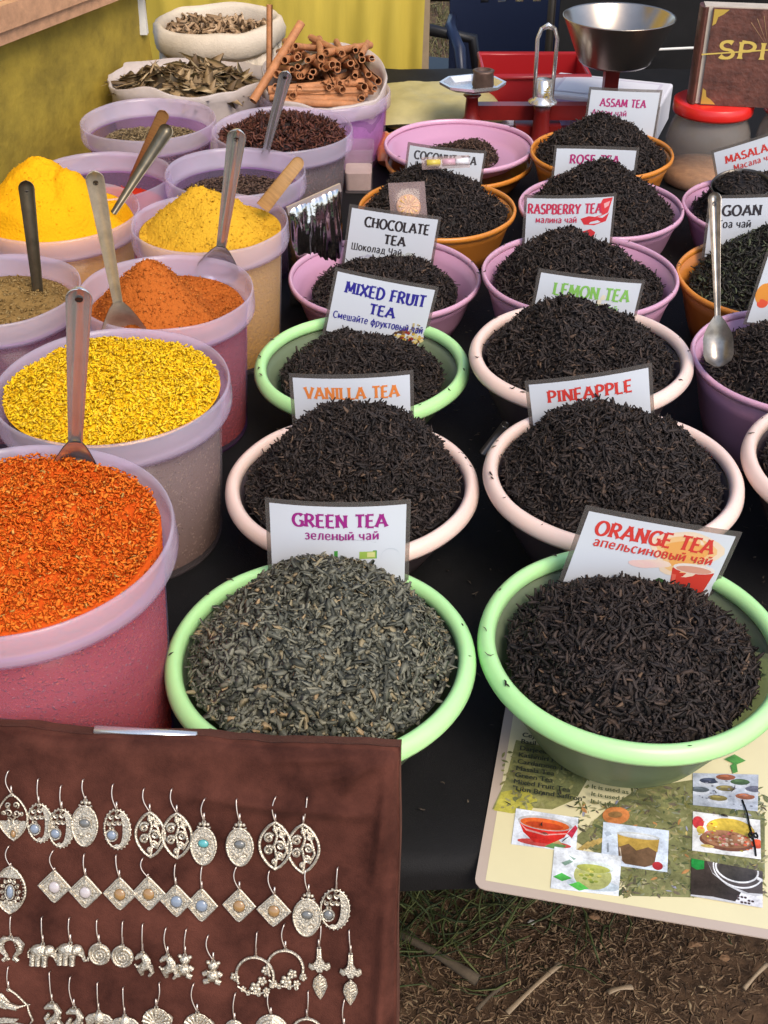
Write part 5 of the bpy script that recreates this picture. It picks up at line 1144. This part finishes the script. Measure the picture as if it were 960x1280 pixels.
def hook_mesh(dx, L_, bend):
    b = EB(); n = 12; pts = []
    for i in range(n+1):
        t = i/n; pts.append((dx*t+bend*math.sin(PI*t)*(1-.35*t), -L_*t, 1.5+1.5*math.sin(PI*t)))
    pts = [(pts[0][0]+.6, .4, -2.5)]+pts
    b.tube(pts, [.75]*len(pts), 6); b.dome(dx, -L_+3, 1.5, 1.5, 1, 1.6, 8, 3)
    if L_ > 24: b.tube([(dx, -L_+10, 1.6), (dx, -L_+1, 1.6)], 1.15, 6)
    return b
def earrings():
    cache = {}
    ROWS = [
     (12, 963, 3, 27, -5, 'A', 36, 56, 'a', 'marquise shaped silver filigree earring at the left end of the top row', 'open'),
     (49, 973, 0, 30, -1, 'B', 30, 45, 'b', 'oval filigree earring with pale blue stone, second from left in the top row', ''),
     (78, 981, 2, 28, -1, 'B', 30, 45, 'b', 'oval filigree earring with blue stone overlapping the grey stoned crested drop', ''),
     (106, 973, 4, 23, -2, 'C', 31, 56, 'g', 'crested drop earring with grey stone touching an oval blue stoned earring', ''),
     (143, 979, 4, 30, -3, 'B', 31, 46, 'b', 'oval filigree earring with blue stone hanging alone between two pairs', ''),
     (181, 985, 7, 27, -4, 'D', 35, 54, '', 'scrollwork leaf earring, left one of the pair left of the teal stone', ''),
     (216, 985, 6, 28, -4, 'D', 35, 54, '', 'scrollwork leaf earring directly left of the teal stoned drop', ''),
     (258, 996, 0, 26, -4, 'C', 30, 52, 't', 'crested drop earring with a bright teal stone', ''),
     (298, 996, 4, 26, -1, 'C', 31, 52, 'g', 'crested drop earring with dark grey stone beside the right scrollwork pair', ''),
     (346, 994, 0, 29, -4, 'D', 37, 56, '', 'scrollwork leaf earring, left one of the pair at the right end of the top row', ''),
     (385, 995, -4, 31, 1, 'D', 37, 58, '', 'scrollwork leaf earring at the right end of the top row', ''),
     (12, 1057, 3, 24, -5, 'E', 38, 58, 'b', 'large marquise earring with a long blue stone at the left edge', ''),
     (68, 1062, 2, 24, -5, 'F', 39, 38, 'p', 'diamond shaped earring with a mauve pearl stone, leftmost of the diamonds', ''),
     (107, 1066, 2, 26, -1, 'F', 39, 38, 'p', 'diamond shaped earring with a white pearl stone', ''),
     (147, 1067, 4, 27, -1, 'F', 39, 38, 'a', 'diamond shaped earring with a brown stone left of the amber one', ''),
     (180, 1071, 6, 22, -5, 'F', 39, 39, 'a', 'diamond shaped earring with an amber stone touching a pale blue stoned diamond', ''),
     (221, 1078, 0, 25, -1, 'F', 37, 37, 'b', 'diamond shaped earring with a pale grey blue stone', ''),
     (254, 1081, 0, 27, -1, 'F', 37, 38, 'b', 'diamond shaped earring with a deep blue stone', ''),
     (297, 1081, 4, 27, -5, 'F', 38, 38, 'a', 'diamond shaped earring with a brown stone right of the deep blue one', ''),
     (338, 1086, 7, 28, -4, 'F', 39, 37, 'a', 'diamond shaped earring with an amber stone, rightmost of the diamonds', ''),
     (383, 1085, 5, 26, -2, 'C', 32, 52, 'g', 'crested drop earring with grey stone right of the diamonds', ''),
     (423, 1082, 0, 26, 0, 'B', 33, 46, 'g', 'oval filigree earring with dark stone at the right end of the second row', ''),
     (14, 1145, 0, 24, 0, 'fish', 30, 32, '', 'twin fish earring at the left end of the third row', ''),
     (53, 1146, 2, 31, 0, 'eleph', 36, 30, '', 'small silver elephant earring, the left one', ''),
     (88, 1146, 2, 29, -1, 'eleph', 36, 30, '', 'silver elephant earring next to the coiled disc', ''),
     (123, 1148, 2, 27, -1, 'spiral', 28, 30, '', 'coiled spiral disc earring, the left one', ''),
     (155, 1150, 0, 28, 0, 'spiral', 28, 30, '', 'coiled spiral disc earring, the right one', ''),
     (180, 1153, 0, 33, 0, 'horse', 22, 30, '', 'prancing horse earring beside the right coiled disc', ''),
     (209, 1158, 3, 31, -3, 'horse', 22, 30, '', 'prancing horse earring touching a teddy bear', ''),
     (234, 1160, 0, 30, -1, 'bear', 24, 30, '', 'teddy bear earring touching the prancing horse', ''),
     (261, 1168, 7, 29, -5, 'bear', 24, 30, '', 'teddy bear earring hanging alone left of the flower hoops', ''),
     (322, 1164, 0, 28, 0, 'hoop', 48, 50, '', 'flower cluster hoop earring, the left and lower one', ''),
     (356, 1154, 2, 29, -4, 'hoop', 46, 50, '', 'flower cluster hoop earring, the right and higher one', ''),
     (402, 1155, -3, 26, 1, 'dagger', 28, 60, '', 'leaf tipped dagger earring, the left and higher one', ''),
     (437, 1161, 2, 27, 0, 'dagger', 28, 60, '', 'leaf tipped dagger earring at the right end of the third row', ''),
     (11, 1208, 1, 27, -1, 'bird', 45, 44, '', 'hummingbird earring with outlined loop at the lower left corner', ''),
     (63, 1214, 2, 36, 0, 'dragon', 24, 40, '', 'curled dragon earring, left one at the bottom edge', ''),
     (89, 1220, 4, 36, -3, 'dragon', 24, 40, '', 'curled dragon earring, right one at the bottom edge', ''),
     (123, 1227, 1, 34, 0, 'elephead', 34, 30, '', 'elephant head earring, left one at the bottom edge', ''),
     (155, 1233, 1, 33, 0, 'elephead', 34, 30, '', 'elephant head earring, right one at the bottom edge', ''),
     (200, 1227, -4, 29, 3, 'shell', 34, 34, '', 'ribbed fan shell earring, left one at the bottom edge', ''),
     (243, 1228, 4, 34, -5, 'shell', 34, 34, '', 'ribbed fan shell earring, right one at the bottom edge', ''),
     (295, 1240, 0, 33, -2, 'disc', 22, 24, '', 'small round disc earring half cut by the bottom edge', ''),
     (336, 1240, 3, 26, -2, 'disc', 38, 38, '', 'large ringed disc earring half cut by the bottom edge', ''),
     (386, 1237, -2, 31, 1, 'hoop', 40, 44, '', 'flower hoop earring at the bottom edge below the dagger pair', ''),
     (431, 1248, 1, 32, -2, 'disc', 24, 24, '', 'small disc earring at the right end of the bottom row', '')]
    g = random.Random(2)
    for (px, py, dx, hl, bend, k, w, h, st, lab, _) in ROWS:
        x, y = onboard(px, py); z = BUMP(x, y)+.0022
        M = BM @ Matrix.Translation((x, y, z)) @ Matrix.Rotation(rad(g.uniform(-2.5, 2.5)), 4, 'Z')
        t = empty('earring', (0, 0, 0), lab, 'earring', 'silver earrings on the velvet board', M); t.scale = (S*1.1, S*1.1, S*1.1)
        hook_mesh(dx, hl, bend).build('ear_hook', MATS['silver_wire'], t)
        key = (k, w, h, st)
        if key not in cache:
            p, s = kind_mesh(k, w, h)
            cache[key] = (p.mesh('pendant', MATS['silver'], True, 40), s.mesh('stone', MATS[STONES[st]], True) if s.v and st else None)
        pm_, sm_ = cache[key]
        o = bpy.data.objects.new('pendant', pm_); COL.objects.link(o); o.parent = t; o.location = (dx, -hl, 0)
        if px in (209, 89): o.scale.x = 1
        if sm_: q = bpy.data.objects.new('stone', sm_); COL.objects.link(q); q.parent = o
earrings()
# metal tray edge peeping out behind the velvet board
a = W(118, 913, 1.01); b_ = W(247, 921, 1.0)
q = MB(); dvec = (b_-a); Mx = Matrix.Rotation(math.atan2(dvec.y, dvec.x), 3, 'Z'); q.tube([-dvec/2, -dvec/2*.98, dvec/2*.98, dvec/2], [.002, .0045, .0045, .002], 10)
o = q.build('metal_rail', MATS['steel'], None, (a+b_)/2); tag(o, 'shiny metal rail peeping over the top of the velvet board', 'rail')

# ------------------------------------------------------------------ weighing scale and other things at the back
def build_scale():
    yb_ = 2.66; base = TZ+.004
    c = WY(683, 140, yb_); t = empty('weighing_scale', (c.x, yb_, base), 'red iron balance scale with steel pan and octagonal tray', 'scale')
    def loc(v): return Vector(v)-Vector((c.x, yb_, base))
    pl = WY(591, 103, yb_); pr = WY(766, 96, yb_-.02); pm_ = WY(677, 125, yb_)
    zb = base+.055
    b = MB()
    b.box(loc(((pl.x+pr.x)/2, yb_+.02, zb+.015)), (pr.x-pl.x+.02, .030, .032)); b.box(loc(((pl.x+pr.x)/2, yb_+.02, base+.012)), (.22, .09, .022)); b.box(loc(((pl.x+pr.x)/2, yb_+.02, base+.03)), (.10, .06, .03))
    b.build('beam', MATS['red_paint'], t, smooth=False)
    b = MB(); P = loc((pm_.x, yb_-.02, base)); b.lathe([(.032, 0), (.034, .008), (.026, .016), (.020, .03), (.017, .08), (.020, .10), (0, .102)], 20, P); b.build('post', MATS['red_paint'], t)
    b = MB(); b.lathe([(.030, .100), (.032, .104), (.022, .109), (.020, .115), (.0, .116)], 24, P)
    tp = WY(677, 36, yb_-.02).z-base
    for sx in (-1, 1): b.tube([P+Vector((sx*.019, 0, .11)), P+Vector((sx*.021, 0, tp-.02)), P+Vector((sx*.014, 0, tp)), P+Vector((0, 0, tp+.004))], .0044, 8)
    b.tube([P+Vector((-.012, 0, tp)), P+Vector((0, 0, tp+.008)), P+Vector((.012, 0, tp))], .005, 8); b.lathe([(.017, .112), (.018, .15), (.0, .151)], 20, P); b.build('pointer_frame', MATS['steel'], t)
    for x, nm in ((pl.x, 1), (pr.x, 2)):
        b = MB(); b.lathe([(.022, 0), (.016, .01), (.013, .05), (.02, .056), (0, .057)], 16, loc((x, yb_, zb))); b.build('pan_support', MATS['red_paint'], t)
    zt = WY(591, 108, yb_).z
    b = MB(); q = []
    for r, z in ((.0, 0), (.052, 0), (.066, .010), (.073, .010), (.072, .004), (.052, -.004), (0, -.004)): q.append((r, z))
    b.lathe(q, 8, loc((pl.x, yb_, zt)), ey=.8); o = b.build('weight_tray', MATS['steel'], t, smooth=False)
    zr = WY(772, 20, yb_-.02).z; R = 70.5*(WY(772, 20, yb_-.02)-CAMV).dot(Vector((0, CP, -SP)))/F; zbm = zr-.095
    b = MB(); b.lathe([(0, 0), (R*.60, 0), (R*.66, .006), (R*.985, zr-zbm-.002), (R, zr-zbm), (R*.985, zr-zbm+.001), (R*.965, zr-zbm-.002), (R*.64, .008), (0, .003)], 64, loc((pr.x, yb_-.02, zbm))); b.build('weighing_pan', MATS['pan_steel'], t)
    b = MB(); b.box(loc((pr.x, yb_, (zb+.055+zbm)/2)), (.03, .03, max(.01, zbm-zb-.055))); b.build('pan_bracket', MATS['red_paint'], t, smooth=False)
    b = MB(); p = WY(676, 117, yb_-.045); textmesh(b, 'ЭНС', 0, 0, .026, .012, (.45, .33, .10), 0)
    b.v = [tuple(loc((pm_.x+.004-.0 + v[1]-.005, yb_-.0385-v[2], p.z+.013-v[0]))) for v in b.v]; b.build('lettering', INK, t, smooth=False)
    b = MB(); b.lathe([(0, 0), (.022, 0), (.024, .004), (.022, .03), (.024, .034), (.016, .036), (.015, .03), (0, .03)], 20); o = b.build('brass_weight', MATS['weight_iron'], None, (pl.x+.022, yb_-.004, zt+.001)); tag(o, 'brown iron weight standing on the octagonal scale tray', 'weight')
build_scale()

def boxthing(name, c, d, yaw, m, label, cat, parts=(), pitch=0):
    M = Matrix.Translation(c) @ Matrix.Rotation(yaw, 4, 'Z') @ Matrix.Rotation(pitch, 4, 'X')
    t = empty(name, c, label, cat, None, M); b = MB(); b.box((0, 0, d[2]/2), d); o = b.build('body', MATS[m], t, smooth=False)
    bv = o.modifiers.new('bevel', 'BEVEL'); bv.width = min(d)*.06; bv.segments = 2
    return t
# red plastic crate behind the scale
c = WY(672, 104, 2.86); t = empty('plastic_crate', (c.x, 2.98, TZ+.004), 'red plastic tray standing behind the weighing scale', 'tray')
b = MB(); w_, d_, h_ = .25, .19, .085
for sx, sy, dx, dy in ((0, -1, w_, .006), (0, 1, w_, .006), (-1, 0, .006, d_-.012), (1, 0, .006, d_-.012)): b.box((sx*(w_-.006)/2, sy*(d_-.006)/2, h_/2), (dx, dy, h_))
b.box((0, 0, .004), (w_-.013, d_-.013, .006)); b.build('tray_walls', MATS['red_plastic'], t, smooth=False)
b = MB(); b.tube([(-w_/2, -d_/2, h_), (w_/2, -d_/2, h_), (w_/2, d_/2, h_), (-w_/2, d_/2, h_)], .007, 6, True); b.build('rim', MATS['red_plastic'], t)
# white carton with a printed flag
p0 = WY(700, 112, 2.78); p1 = WY(845, 122, 2.78)
t = boxthing('carton', Vector((.515, 2.80, TZ+.004)), (.27, .17, .085), rad(-20), 'box_white', 'white and pale violet carton behind the assam tea card', 'carton')
b = MB(); b.poly([(-.125, -.0), (.125, 0), (.125, .074), (-.125, .074)], 0, (.45, .36, .62))
b.poly(rect(.05, .012, .115, .066), 0, (.20, .24, .60)); b.poly(rect(.036, .012, .052, .024), 0, (.6, .1, .1)); b.poly(rect(.036, .03, .052, .042), 0, (.6, .1, .1)); b.poly(rect(.036, .046, .054, .064), 0, (.75, .5, .05)); b.poly(ell(.085, .04, .022, .018), 0, (.55, .62, .80)); b.poly(ell(.085, .04, .012, .010), 0, (.25, .3, .65))
b.v = [(x, -.0862-z, y) for x, y, z in b.v]; b.build('print', INK, t, smooth=False)
b = MB(); b.poly(rect(-.115, -.065, .115, .065), 0, (.62, .58, .66)); b.poly(rect(-.108, -.058, .108, .058), 0, (.76, .75, .80)); b.v = [(x, y, .0862+z) for x, y, z in b.v]; b.build('lid_print', INK, t, smooth=False)
c = WY(730, 133, 2.62); t = boxthing('small_box', Vector((c.x+.01, 2.60, TZ+.004)), (.11, .05, .045), rad(12), 'violet_grey', 'small grey violet box in front of the carton', 'box')
# papers and packets on the left of the scale
t = boxthing('paper_stack', WH(632, 148, TZ+.02)-Vector((0, .05, .016)), (.26, .10, .016), rad(3), 'box_white', 'flat white paper packet under the scale post', 'packet')
t = boxthing('orange_folder', WH(672, 168, TZ+.008)-Vector((0, .0, .004)), (.20, .10, .008), rad(-4), 'orange_paper', 'orange paper folder lying behind the pink bowl', 'folder')
def crumpled(name, cx, cy, z0, w, d, h, yaw, m, label, cat, seed):
    n = 30; V = []; Q = []
    for s in (1, -1):
        for i in range(n+1):
            for j in range(n+1):
                u, v = i/n*2-1, j/n*2-1; e = (1-u**4)*(1-v**4)
                V.append((u*w/2*(1+.03*nz(v, 0, 3, seed)), v*d/2*(1+.04*nz(u, 1, 3, seed)), (h*.5*e**.6*s + (.006*nz(u, v, 2.5, seed)+.003*nz(u, v, 7, seed))*(1 if s > 0 else .2)*e**.3 + h*.5)))
    N = (n+1)**2
    for s in (0, 1):
        for i in range(n):
            for j in range(n): a = s*N+i*(n+1)+j; f = (a, a+n+1, a+n+2, a+1); Q.append(f if not s else f[::-1])
    o = bpy.data.objects.new(name, np_mesh(name, np.array(V), np.array(Q), MATS[m])); COL.objects.link(o); o.location = (cx, cy, z0); o.rotation_euler = (0, 0, yaw)
    return tag(o, label, cat)
c = WY(545, 112, 2.86); crumpled('paper_bag', c.x, 2.86, TZ+.004, .30, .27, .06, rad(8), 'newspaper', 'flat olive paper bag with rolled edge behind the pink bowl', 'bag', 3)
c = WH(535, 146, TZ+.03); crumpled('snack_packet', c.x, c.y, TZ+.004, .20, .10, .045, rad(6), 'bright_packet', 'yellow and orange glossy packet behind the pink bowl', 'packet', 5)
c = WY(480, 185, 2.52); crumpled('red_packet', c.x+.012, 2.56, TZ+.004, .06, .14, .05, rad(4), 'red_packet', 'red orange packet squeezed between cinnamon tub and pink bowl', 'packet', 7)
# silver foil packet standing beside the mustard tub
def foil():
    a, b_ = WY(358, 272, 1.86), WY(424, 243, 1.92); x = (b_-a); x.z = 0; w_ = x.length*1.02; x.normalize(); h_ = a.z-TZ+.012
    M = Matrix((x, Vector((-x.y, x.x, 0)), Vector((0, 0, 1)))).transposed().to_4x4(); M.translation = (a.x, a.y, TZ+.004)
    t = empty('foil_packet', a, 'crinkled silver foil packet between the mustard tub and the cinnamon tub', 'packet', None, M)
    n = 40; V = []; Q = []
    for s in (1, -1):
        for i in range(n+1):
            for j in range(n+1):
                u, v = i/n, j/n; e = (1-(2*u-1)**6)*(1-v**5); V.append((u*w_, -s*.014*e**.5-.005*e**.3*nz(u*2, v, 4, 9)-.004*nz(u*3, v*.6, 7, 3)*e**.2, v*h_*(1+.10*u)))
    N = (n+1)**2
    for s in (0, 1):
        for i in range(n):
            for j in range(n): q = s*N+i*(n+1)+j; f = (q, q+n+1, q+n+2, q+1); Q.append(f if not s else f[::-1])
    o = bpy.data.objects.new('packet_body', np_mesh('packet_body', np.array(V), np.array(Q), MATS['foil'])); COL.objects.link(o); o.parent = t
    b = MB(); b.box((w_/2, -.002, h_+.004), (w_, .004, .014), Matrix.Rotation(-.10*h_/w_*1.0, 3, 'Y')); b.build('sealed_edge', MATS['foil_edge'], t, smooth=False)
foil()
# sample packets on the coconut heap
def sample(px, py, yh, w_, h_, m, label, lean, name='sample_packet', inner=None):
    c = WY(px, py, yh); t = empty(name, c, label, 'packet'); t.rotation_euler = (rad(lean), 0, rad(8)); b = MB()
    n = 10; V = []; 
    for s in (1, -1):
        for i in range(n+1):
            for j in range(n+1): u, v = i/n*2-1, j/n*2-1; V.append((u*w_/2, v*h_/2, s*(.006*((1-u**4)*(1-v**4))**.6+.0015*nz(u, v, 3, 2)*(1-u**4)*(1-v**4))))
    N = (n+1)**2; Q = []
    for s in (0, 1):
        for i in range(n):
            for j in range(n): a = s*N+i*(n+1)+j; f = (a, a+n+1, a+n+2, a+1); Q.append(f if not s else f[::-1])
    o = bpy.data.objects.new('wrapper', np_mesh('wrapper', np.array(V), np.array(Q), MATS[m])); COL.objects.link(o); o.parent = t
    if inner == 'slice':
        q = MB(); q.lathe([(0, 0), (.019, 0), (.021, .002), (.019, .004), (0, .004)], 24, (0, -.006, 0)); q.build('fruit_slice', MATS['dried_orange'], t)
        q = MB()
        for k in range(10): a = 2*PI*k/10; q.tube([(.003*math.cos(a), -.006+.003*math.sin(a), .0045), (.017*math.cos(a), -.006+.017*math.sin(a), .0045)], [.0006, .0022], 5)
        q.build('segments', MATS['slice_flesh'], t)
    else:
        for k, (x, mm) in enumerate(((-.022, 'candy_yellow'), (.006, 'candy_pink'), (.028, 'box_white'))): q = MB(); q.tube([(x-.012, 0, .001), (x+.012, 0, .001)], .0065, 8); q.build('sweet', MATS[mm], t)
sample(510, 254, 1.93, .062, .070, 'sample_film', 'clear packet with a dried orange slice behind the chocolate tea card', 55, inner='slice')
sample(557, 203, 2.06, .085, .022, 'sample_film', 'clear packet of small sweets laid across the coconut tea card', 55)

# red lidded jars and the spice book box
def jar(x, y, label, tilt=0):
    t = empty('plastic_jar', (x, y, TZ+.004), label, 'jar', 'red lidded jars')
    hh = JH; b = MB(); oz = [(.078, 0), (.084, .006)]+[(.084+(.0018 if i % 2 else 0), .014+i*.0065) for i in range(12)]+[(.082, hh-.060), (.076, hh-.045), (.070, hh-.034), (.069, hh-.02)]; b.lathe([(0, 0)]+oz+[(r-.002, z+.001) for r, z in oz[::-1]]+[(0, .003)], 48); b.build('jar_body', MATS['jar_plastic'], t)
    b = MB(); b.lathe([(.070, hh-.024), (.079, hh-.024), (.080, hh-.020), (.080, hh-.002), (.077, hh), (0, hh)], 48); b.build('lid', MATS['lid_red'], t)
    b = MB(); b.lathe([(0, .003), (.078, .003), (.0805, .01), (.0805, .030), (.05, .036), (0, .034)], 40); b.build('contents', MATS['jar_fill'], t)
jx = WY(893, 124, 2.44); JH = jx.z-TZ-.004; jar(jx.x, 2.44, 'clear jar with red lid under the left end of the dark book box')
jx2 = WY(1008, 124, 2.44); jar(jx2.x, 2.44, 'clear jar with red lid cut by the right edge of the picture')
def book():
    a = WY(860, 126, 2.41); zb = TZ+.004+JH+.001; M = Matrix.Translation((a.x, 2.405, zb)) @ Matrix.Rotation(rad(-9), 4, 'Z') @ Matrix.Rotation(rad(-3), 4, 'X')
    t = empty('book_box', a, 'dark leather look box shaped like a book standing on the red lids', 'box', None, M)
    w_, d_, h_ = .26, .06, .18
    b = MB(); b.box((w_/2+.004, d_/2, h_/2+.0015), (w_-.006, d_-.0124, h_+.001)); b.build('pages', MATS['book_edge'], t, smooth=False)
    for y, nm in ((.003, 'front_cover'), (d_-.003, 'back_cover')):
        b = MB(); b.box((w_/2+.012, y, h_/2), (w_-.020, .006, h_)); o = b.build(nm, MATS['book_leather'], t, smooth=False)
    b = MB(); b.tube([(.006, d_/2, .0), (.006, d_/2, h_)], 1, 16); b.v = [(.008-.010*math.cos(k*2*PI/16), d_/2+.031*math.sin(k*2*PI/16), z) for z in (0, h_) for k in range(16)]; b.build('spine', MATS['book_leather'], t, smooth=True, auto=40)
    l = MB(); title(l, 'SPICE', .128, h_*.50, .17, .034, (.62, .45, .10), .0, .22); l.add([(.012, h_*.52, .0004), (.24, h_*.66, .0004), (.24, h_*.672, .0004), (.012, h_*.535, .0004)], [(0, 1, 2, 3)], (.62, .45, .10))
    for k in range(7): a_ = rad(60+k*12); l.add([(.135, h_*.62, .0006), (.135+.06*math.cos(a_), h_*.62+.06*math.sin(a_), .0006), (.136+.06*math.cos(a_), h_*.62+.06*math.sin(a_)+.001, .0006)], [(0, 1, 2)], (.34, .20, .10))
    l.v = [(x, -.0004-z, y) for x, y, z in l.v]; l.build('lettering', INK, t, smooth=False)
    for x, z, sx, sz in ((.024, .002, 1, 1), (.024, h_-.002, 1, -1)):
        b = MB(); b.add([(x, -.0006, z), (x+sx*.028, -.0006, z), (x+sx*.018, -.0006, z+sz*.009), (x+sx*.009, -.0006, z+sz*.014), (x+sx*.006, -.0006, z+sz*.026), (x, -.0006, z+sz*.03)], [tuple(range(6))]); b.build('brass_corner', MATS['gold'], t, smooth=False)
book()

# chairs and dark screen beyond the stall
def chair(label, loc, rz, m, src=[None]):
    def parts():
        b = MB(); n = 14; k = 10; V = []; slots = [(-.09, .0), (-.03, 0), (.03, 0), (.09, 0)]
        zs = [.44, .52, .60, .66, .68, .72, .76, .78, .82, .86, .88]; xs = [-.21, -.19, -.14, -.104, -.076, -.044, -.016, .016, .044, .076, .104, .14, .19, .21]
        def pt(x, z, o): return (x*(1-.25*max(0, z-.82)/.06*abs(x)/.21), .17+.10*(z-.44)-.25*x*x*1.2+o, z)
        for o in (0, .008):
            base = len(b.v); b.add([pt(x, z, o) for z in zs for x in xs], [])
            W_ = len(xs)
            for i in range(len(zs)-1):
                for j in range(W_-1):
                    if 4 <= i <= 6 and j in (3, 5, 7, 9): continue
                    a = base+i*W_+j; b.f.append((a, a+1, a+1+W_, a+W_) if not o else (a, a+W_, a+1+W_, a+1))
        s = MB(); s.box((0, -.03, .43), (.42, .42, .016))
        return b, s
    t = empty('plastic_chair', loc, label, 'chair', 'plastic chairs behind the stall'); t.rotation_euler = (0, 0, rz)
    b, s = parts(); b.build('backrest', MATS[m], t, auto=40); s.build('seat', MATS[m], t, smooth=False)
    for sx in (-1, 1):
        for y in (-.2, .16): q = MB(); q.tube([(sx*.19, y, .42), (sx*.215, y*1.12, 0)], [.018, .014], 8); q.build('leg', MATS[m], t)
        q = MB(); q.tube([(sx*.20, .18, .64), (sx*.235, .0, .65), (sx*.23, -.17, .63), (sx*.21, -.2, .43)], [.016, .02, .02, .016], 8); q.build('armrest', MATS[m], t)
c = WY(648, 30, 4.2); chair('navy blue plastic chair with slotted back beyond the red tray', (c.x, 4.1, 0), rad(6), 'navy_plastic')
c = WY(548, 40, 4.05); chair('dark plastic chair seen edge on beside the yellow curtain', (c.x+.02, 4.3, 0), rad(72), 'black_plastic')
b = MB(); n = 40; V = []; Q = []
for k in range(2):
    for i in range(n+1):
        for j in range(5): x = .50+1.3*i/n; V.append((x, 3.62+.02*math.sin(x*22)+k*.006, .3+j*.3))
for k in range(2):
    for i in range(n):
        for j in range(4): a = k*(n+1)*5+i*5+j; Q.append((a, a+5, a+6, a+1))
o = bpy.data.objects.new('black_screen', np_mesh('black_screen', np.array(V), np.array(Q), MATS['black_cloth'])); COL.objects.link(o); tag(o, 'black cloth screen hanging behind the steel weighing pan', 'screen')
for x in (.48, 1.82):
    b = MB(); b.tube([(x, 3.625, 0), (x, 3.625, 1.52)], .012, 8); o = b.build('screen_post', MATS['dark_steel']); tag(o, 'slim dark post at the %s end of the black screen' % ('left' if x < 1 else 'right'), 'post')
a, b2 = WY(800, 63, 3.55), WY(862, 60, 3.55); b = MB(); b.tube([a-Vector((.25, 0, .01)), a, b2, b2+Vector((.9, 0, .01))], .004, 6); o = b.build('white_cord', MATS['white_paint']); tag(o, 'thin white cord stretched across the black screen', 'cord')
# ground litter under the table
def stick(px0, py0, px1, py1, r, m, label, cat, name, flat=1):
    a, b_ = WH(px0, py0, .012), WH(px1, py1, .014); q = MB(); n = 6; q.tube([a.lerp(b_, i/n)+Vector((0, 0, .004*math.sin(3*i/n))) for i in range(n+1)], [r*(.85+.15*math.sin(2+i)) for i in range(n+1)], 8, flat=flat); o = q.build(name, MATS[m]); tag(o, label, cat)
stick(634, 1266, 700, 1205, .0048, 'stick_wood', 'pale flat ice lolly stick lying on the soil', 'stick', 'lolly_stick', .35)
stick(500, 1166, 597, 1226, .009, 'twig', 'thick grey twig lying on the soil beside the velvet board', 'twig', 'dead_twig')
stick(596, 1262, 628, 1232, .004, 'twig', 'short dark curled twig near the lolly stick', 'twig', 'dead_twig')
stick(930, 1236, 958, 1206, .004, 'stick_wood', 'thin straw coloured twig on the soil at the right', 'twig', 'dead_twig')
stick(760, 1240, 790, 1234, .006, 'stick_wood', 'small flat chip of wood on the soil', 'chip', 'wood_chip', .4)
for i, (px, py, r, lab) in enumerate(((665, 1152, .008, 'small white pebble in the grass under the menu'), (868, 1180, .014, 'tan clod of soil below the menu edge'), (742, 1146, .011, 'brown clod beside the grass under the menu'), (905, 1196, .012, 'rough brown clod near the right edge'))):
    c = WH(px, py, .01); b = MB(); r *= .8; b.dome(0, 0, r, r*.75, 0, r*.65, 26, 10); b.v = [(x*(1+.9*nz(y*90+z*60, z*90, 1, i)+.35*nz(x*300, y*300+z*200, 1, i)), y*(1+.9*nz(x*90-z*60, z*80, 1, i+3)+.35*nz(y*300, x*300-z*200, 1, i)), z*(1+.6*nz(x*160, y*160, 1, i+5))-.003) for x, y, z in b.v]
    o = b.build('pebble', MATS['pebble' if i == 0 else 'clod'], None, c) if True else None; tag(o, lab, 'pebble')
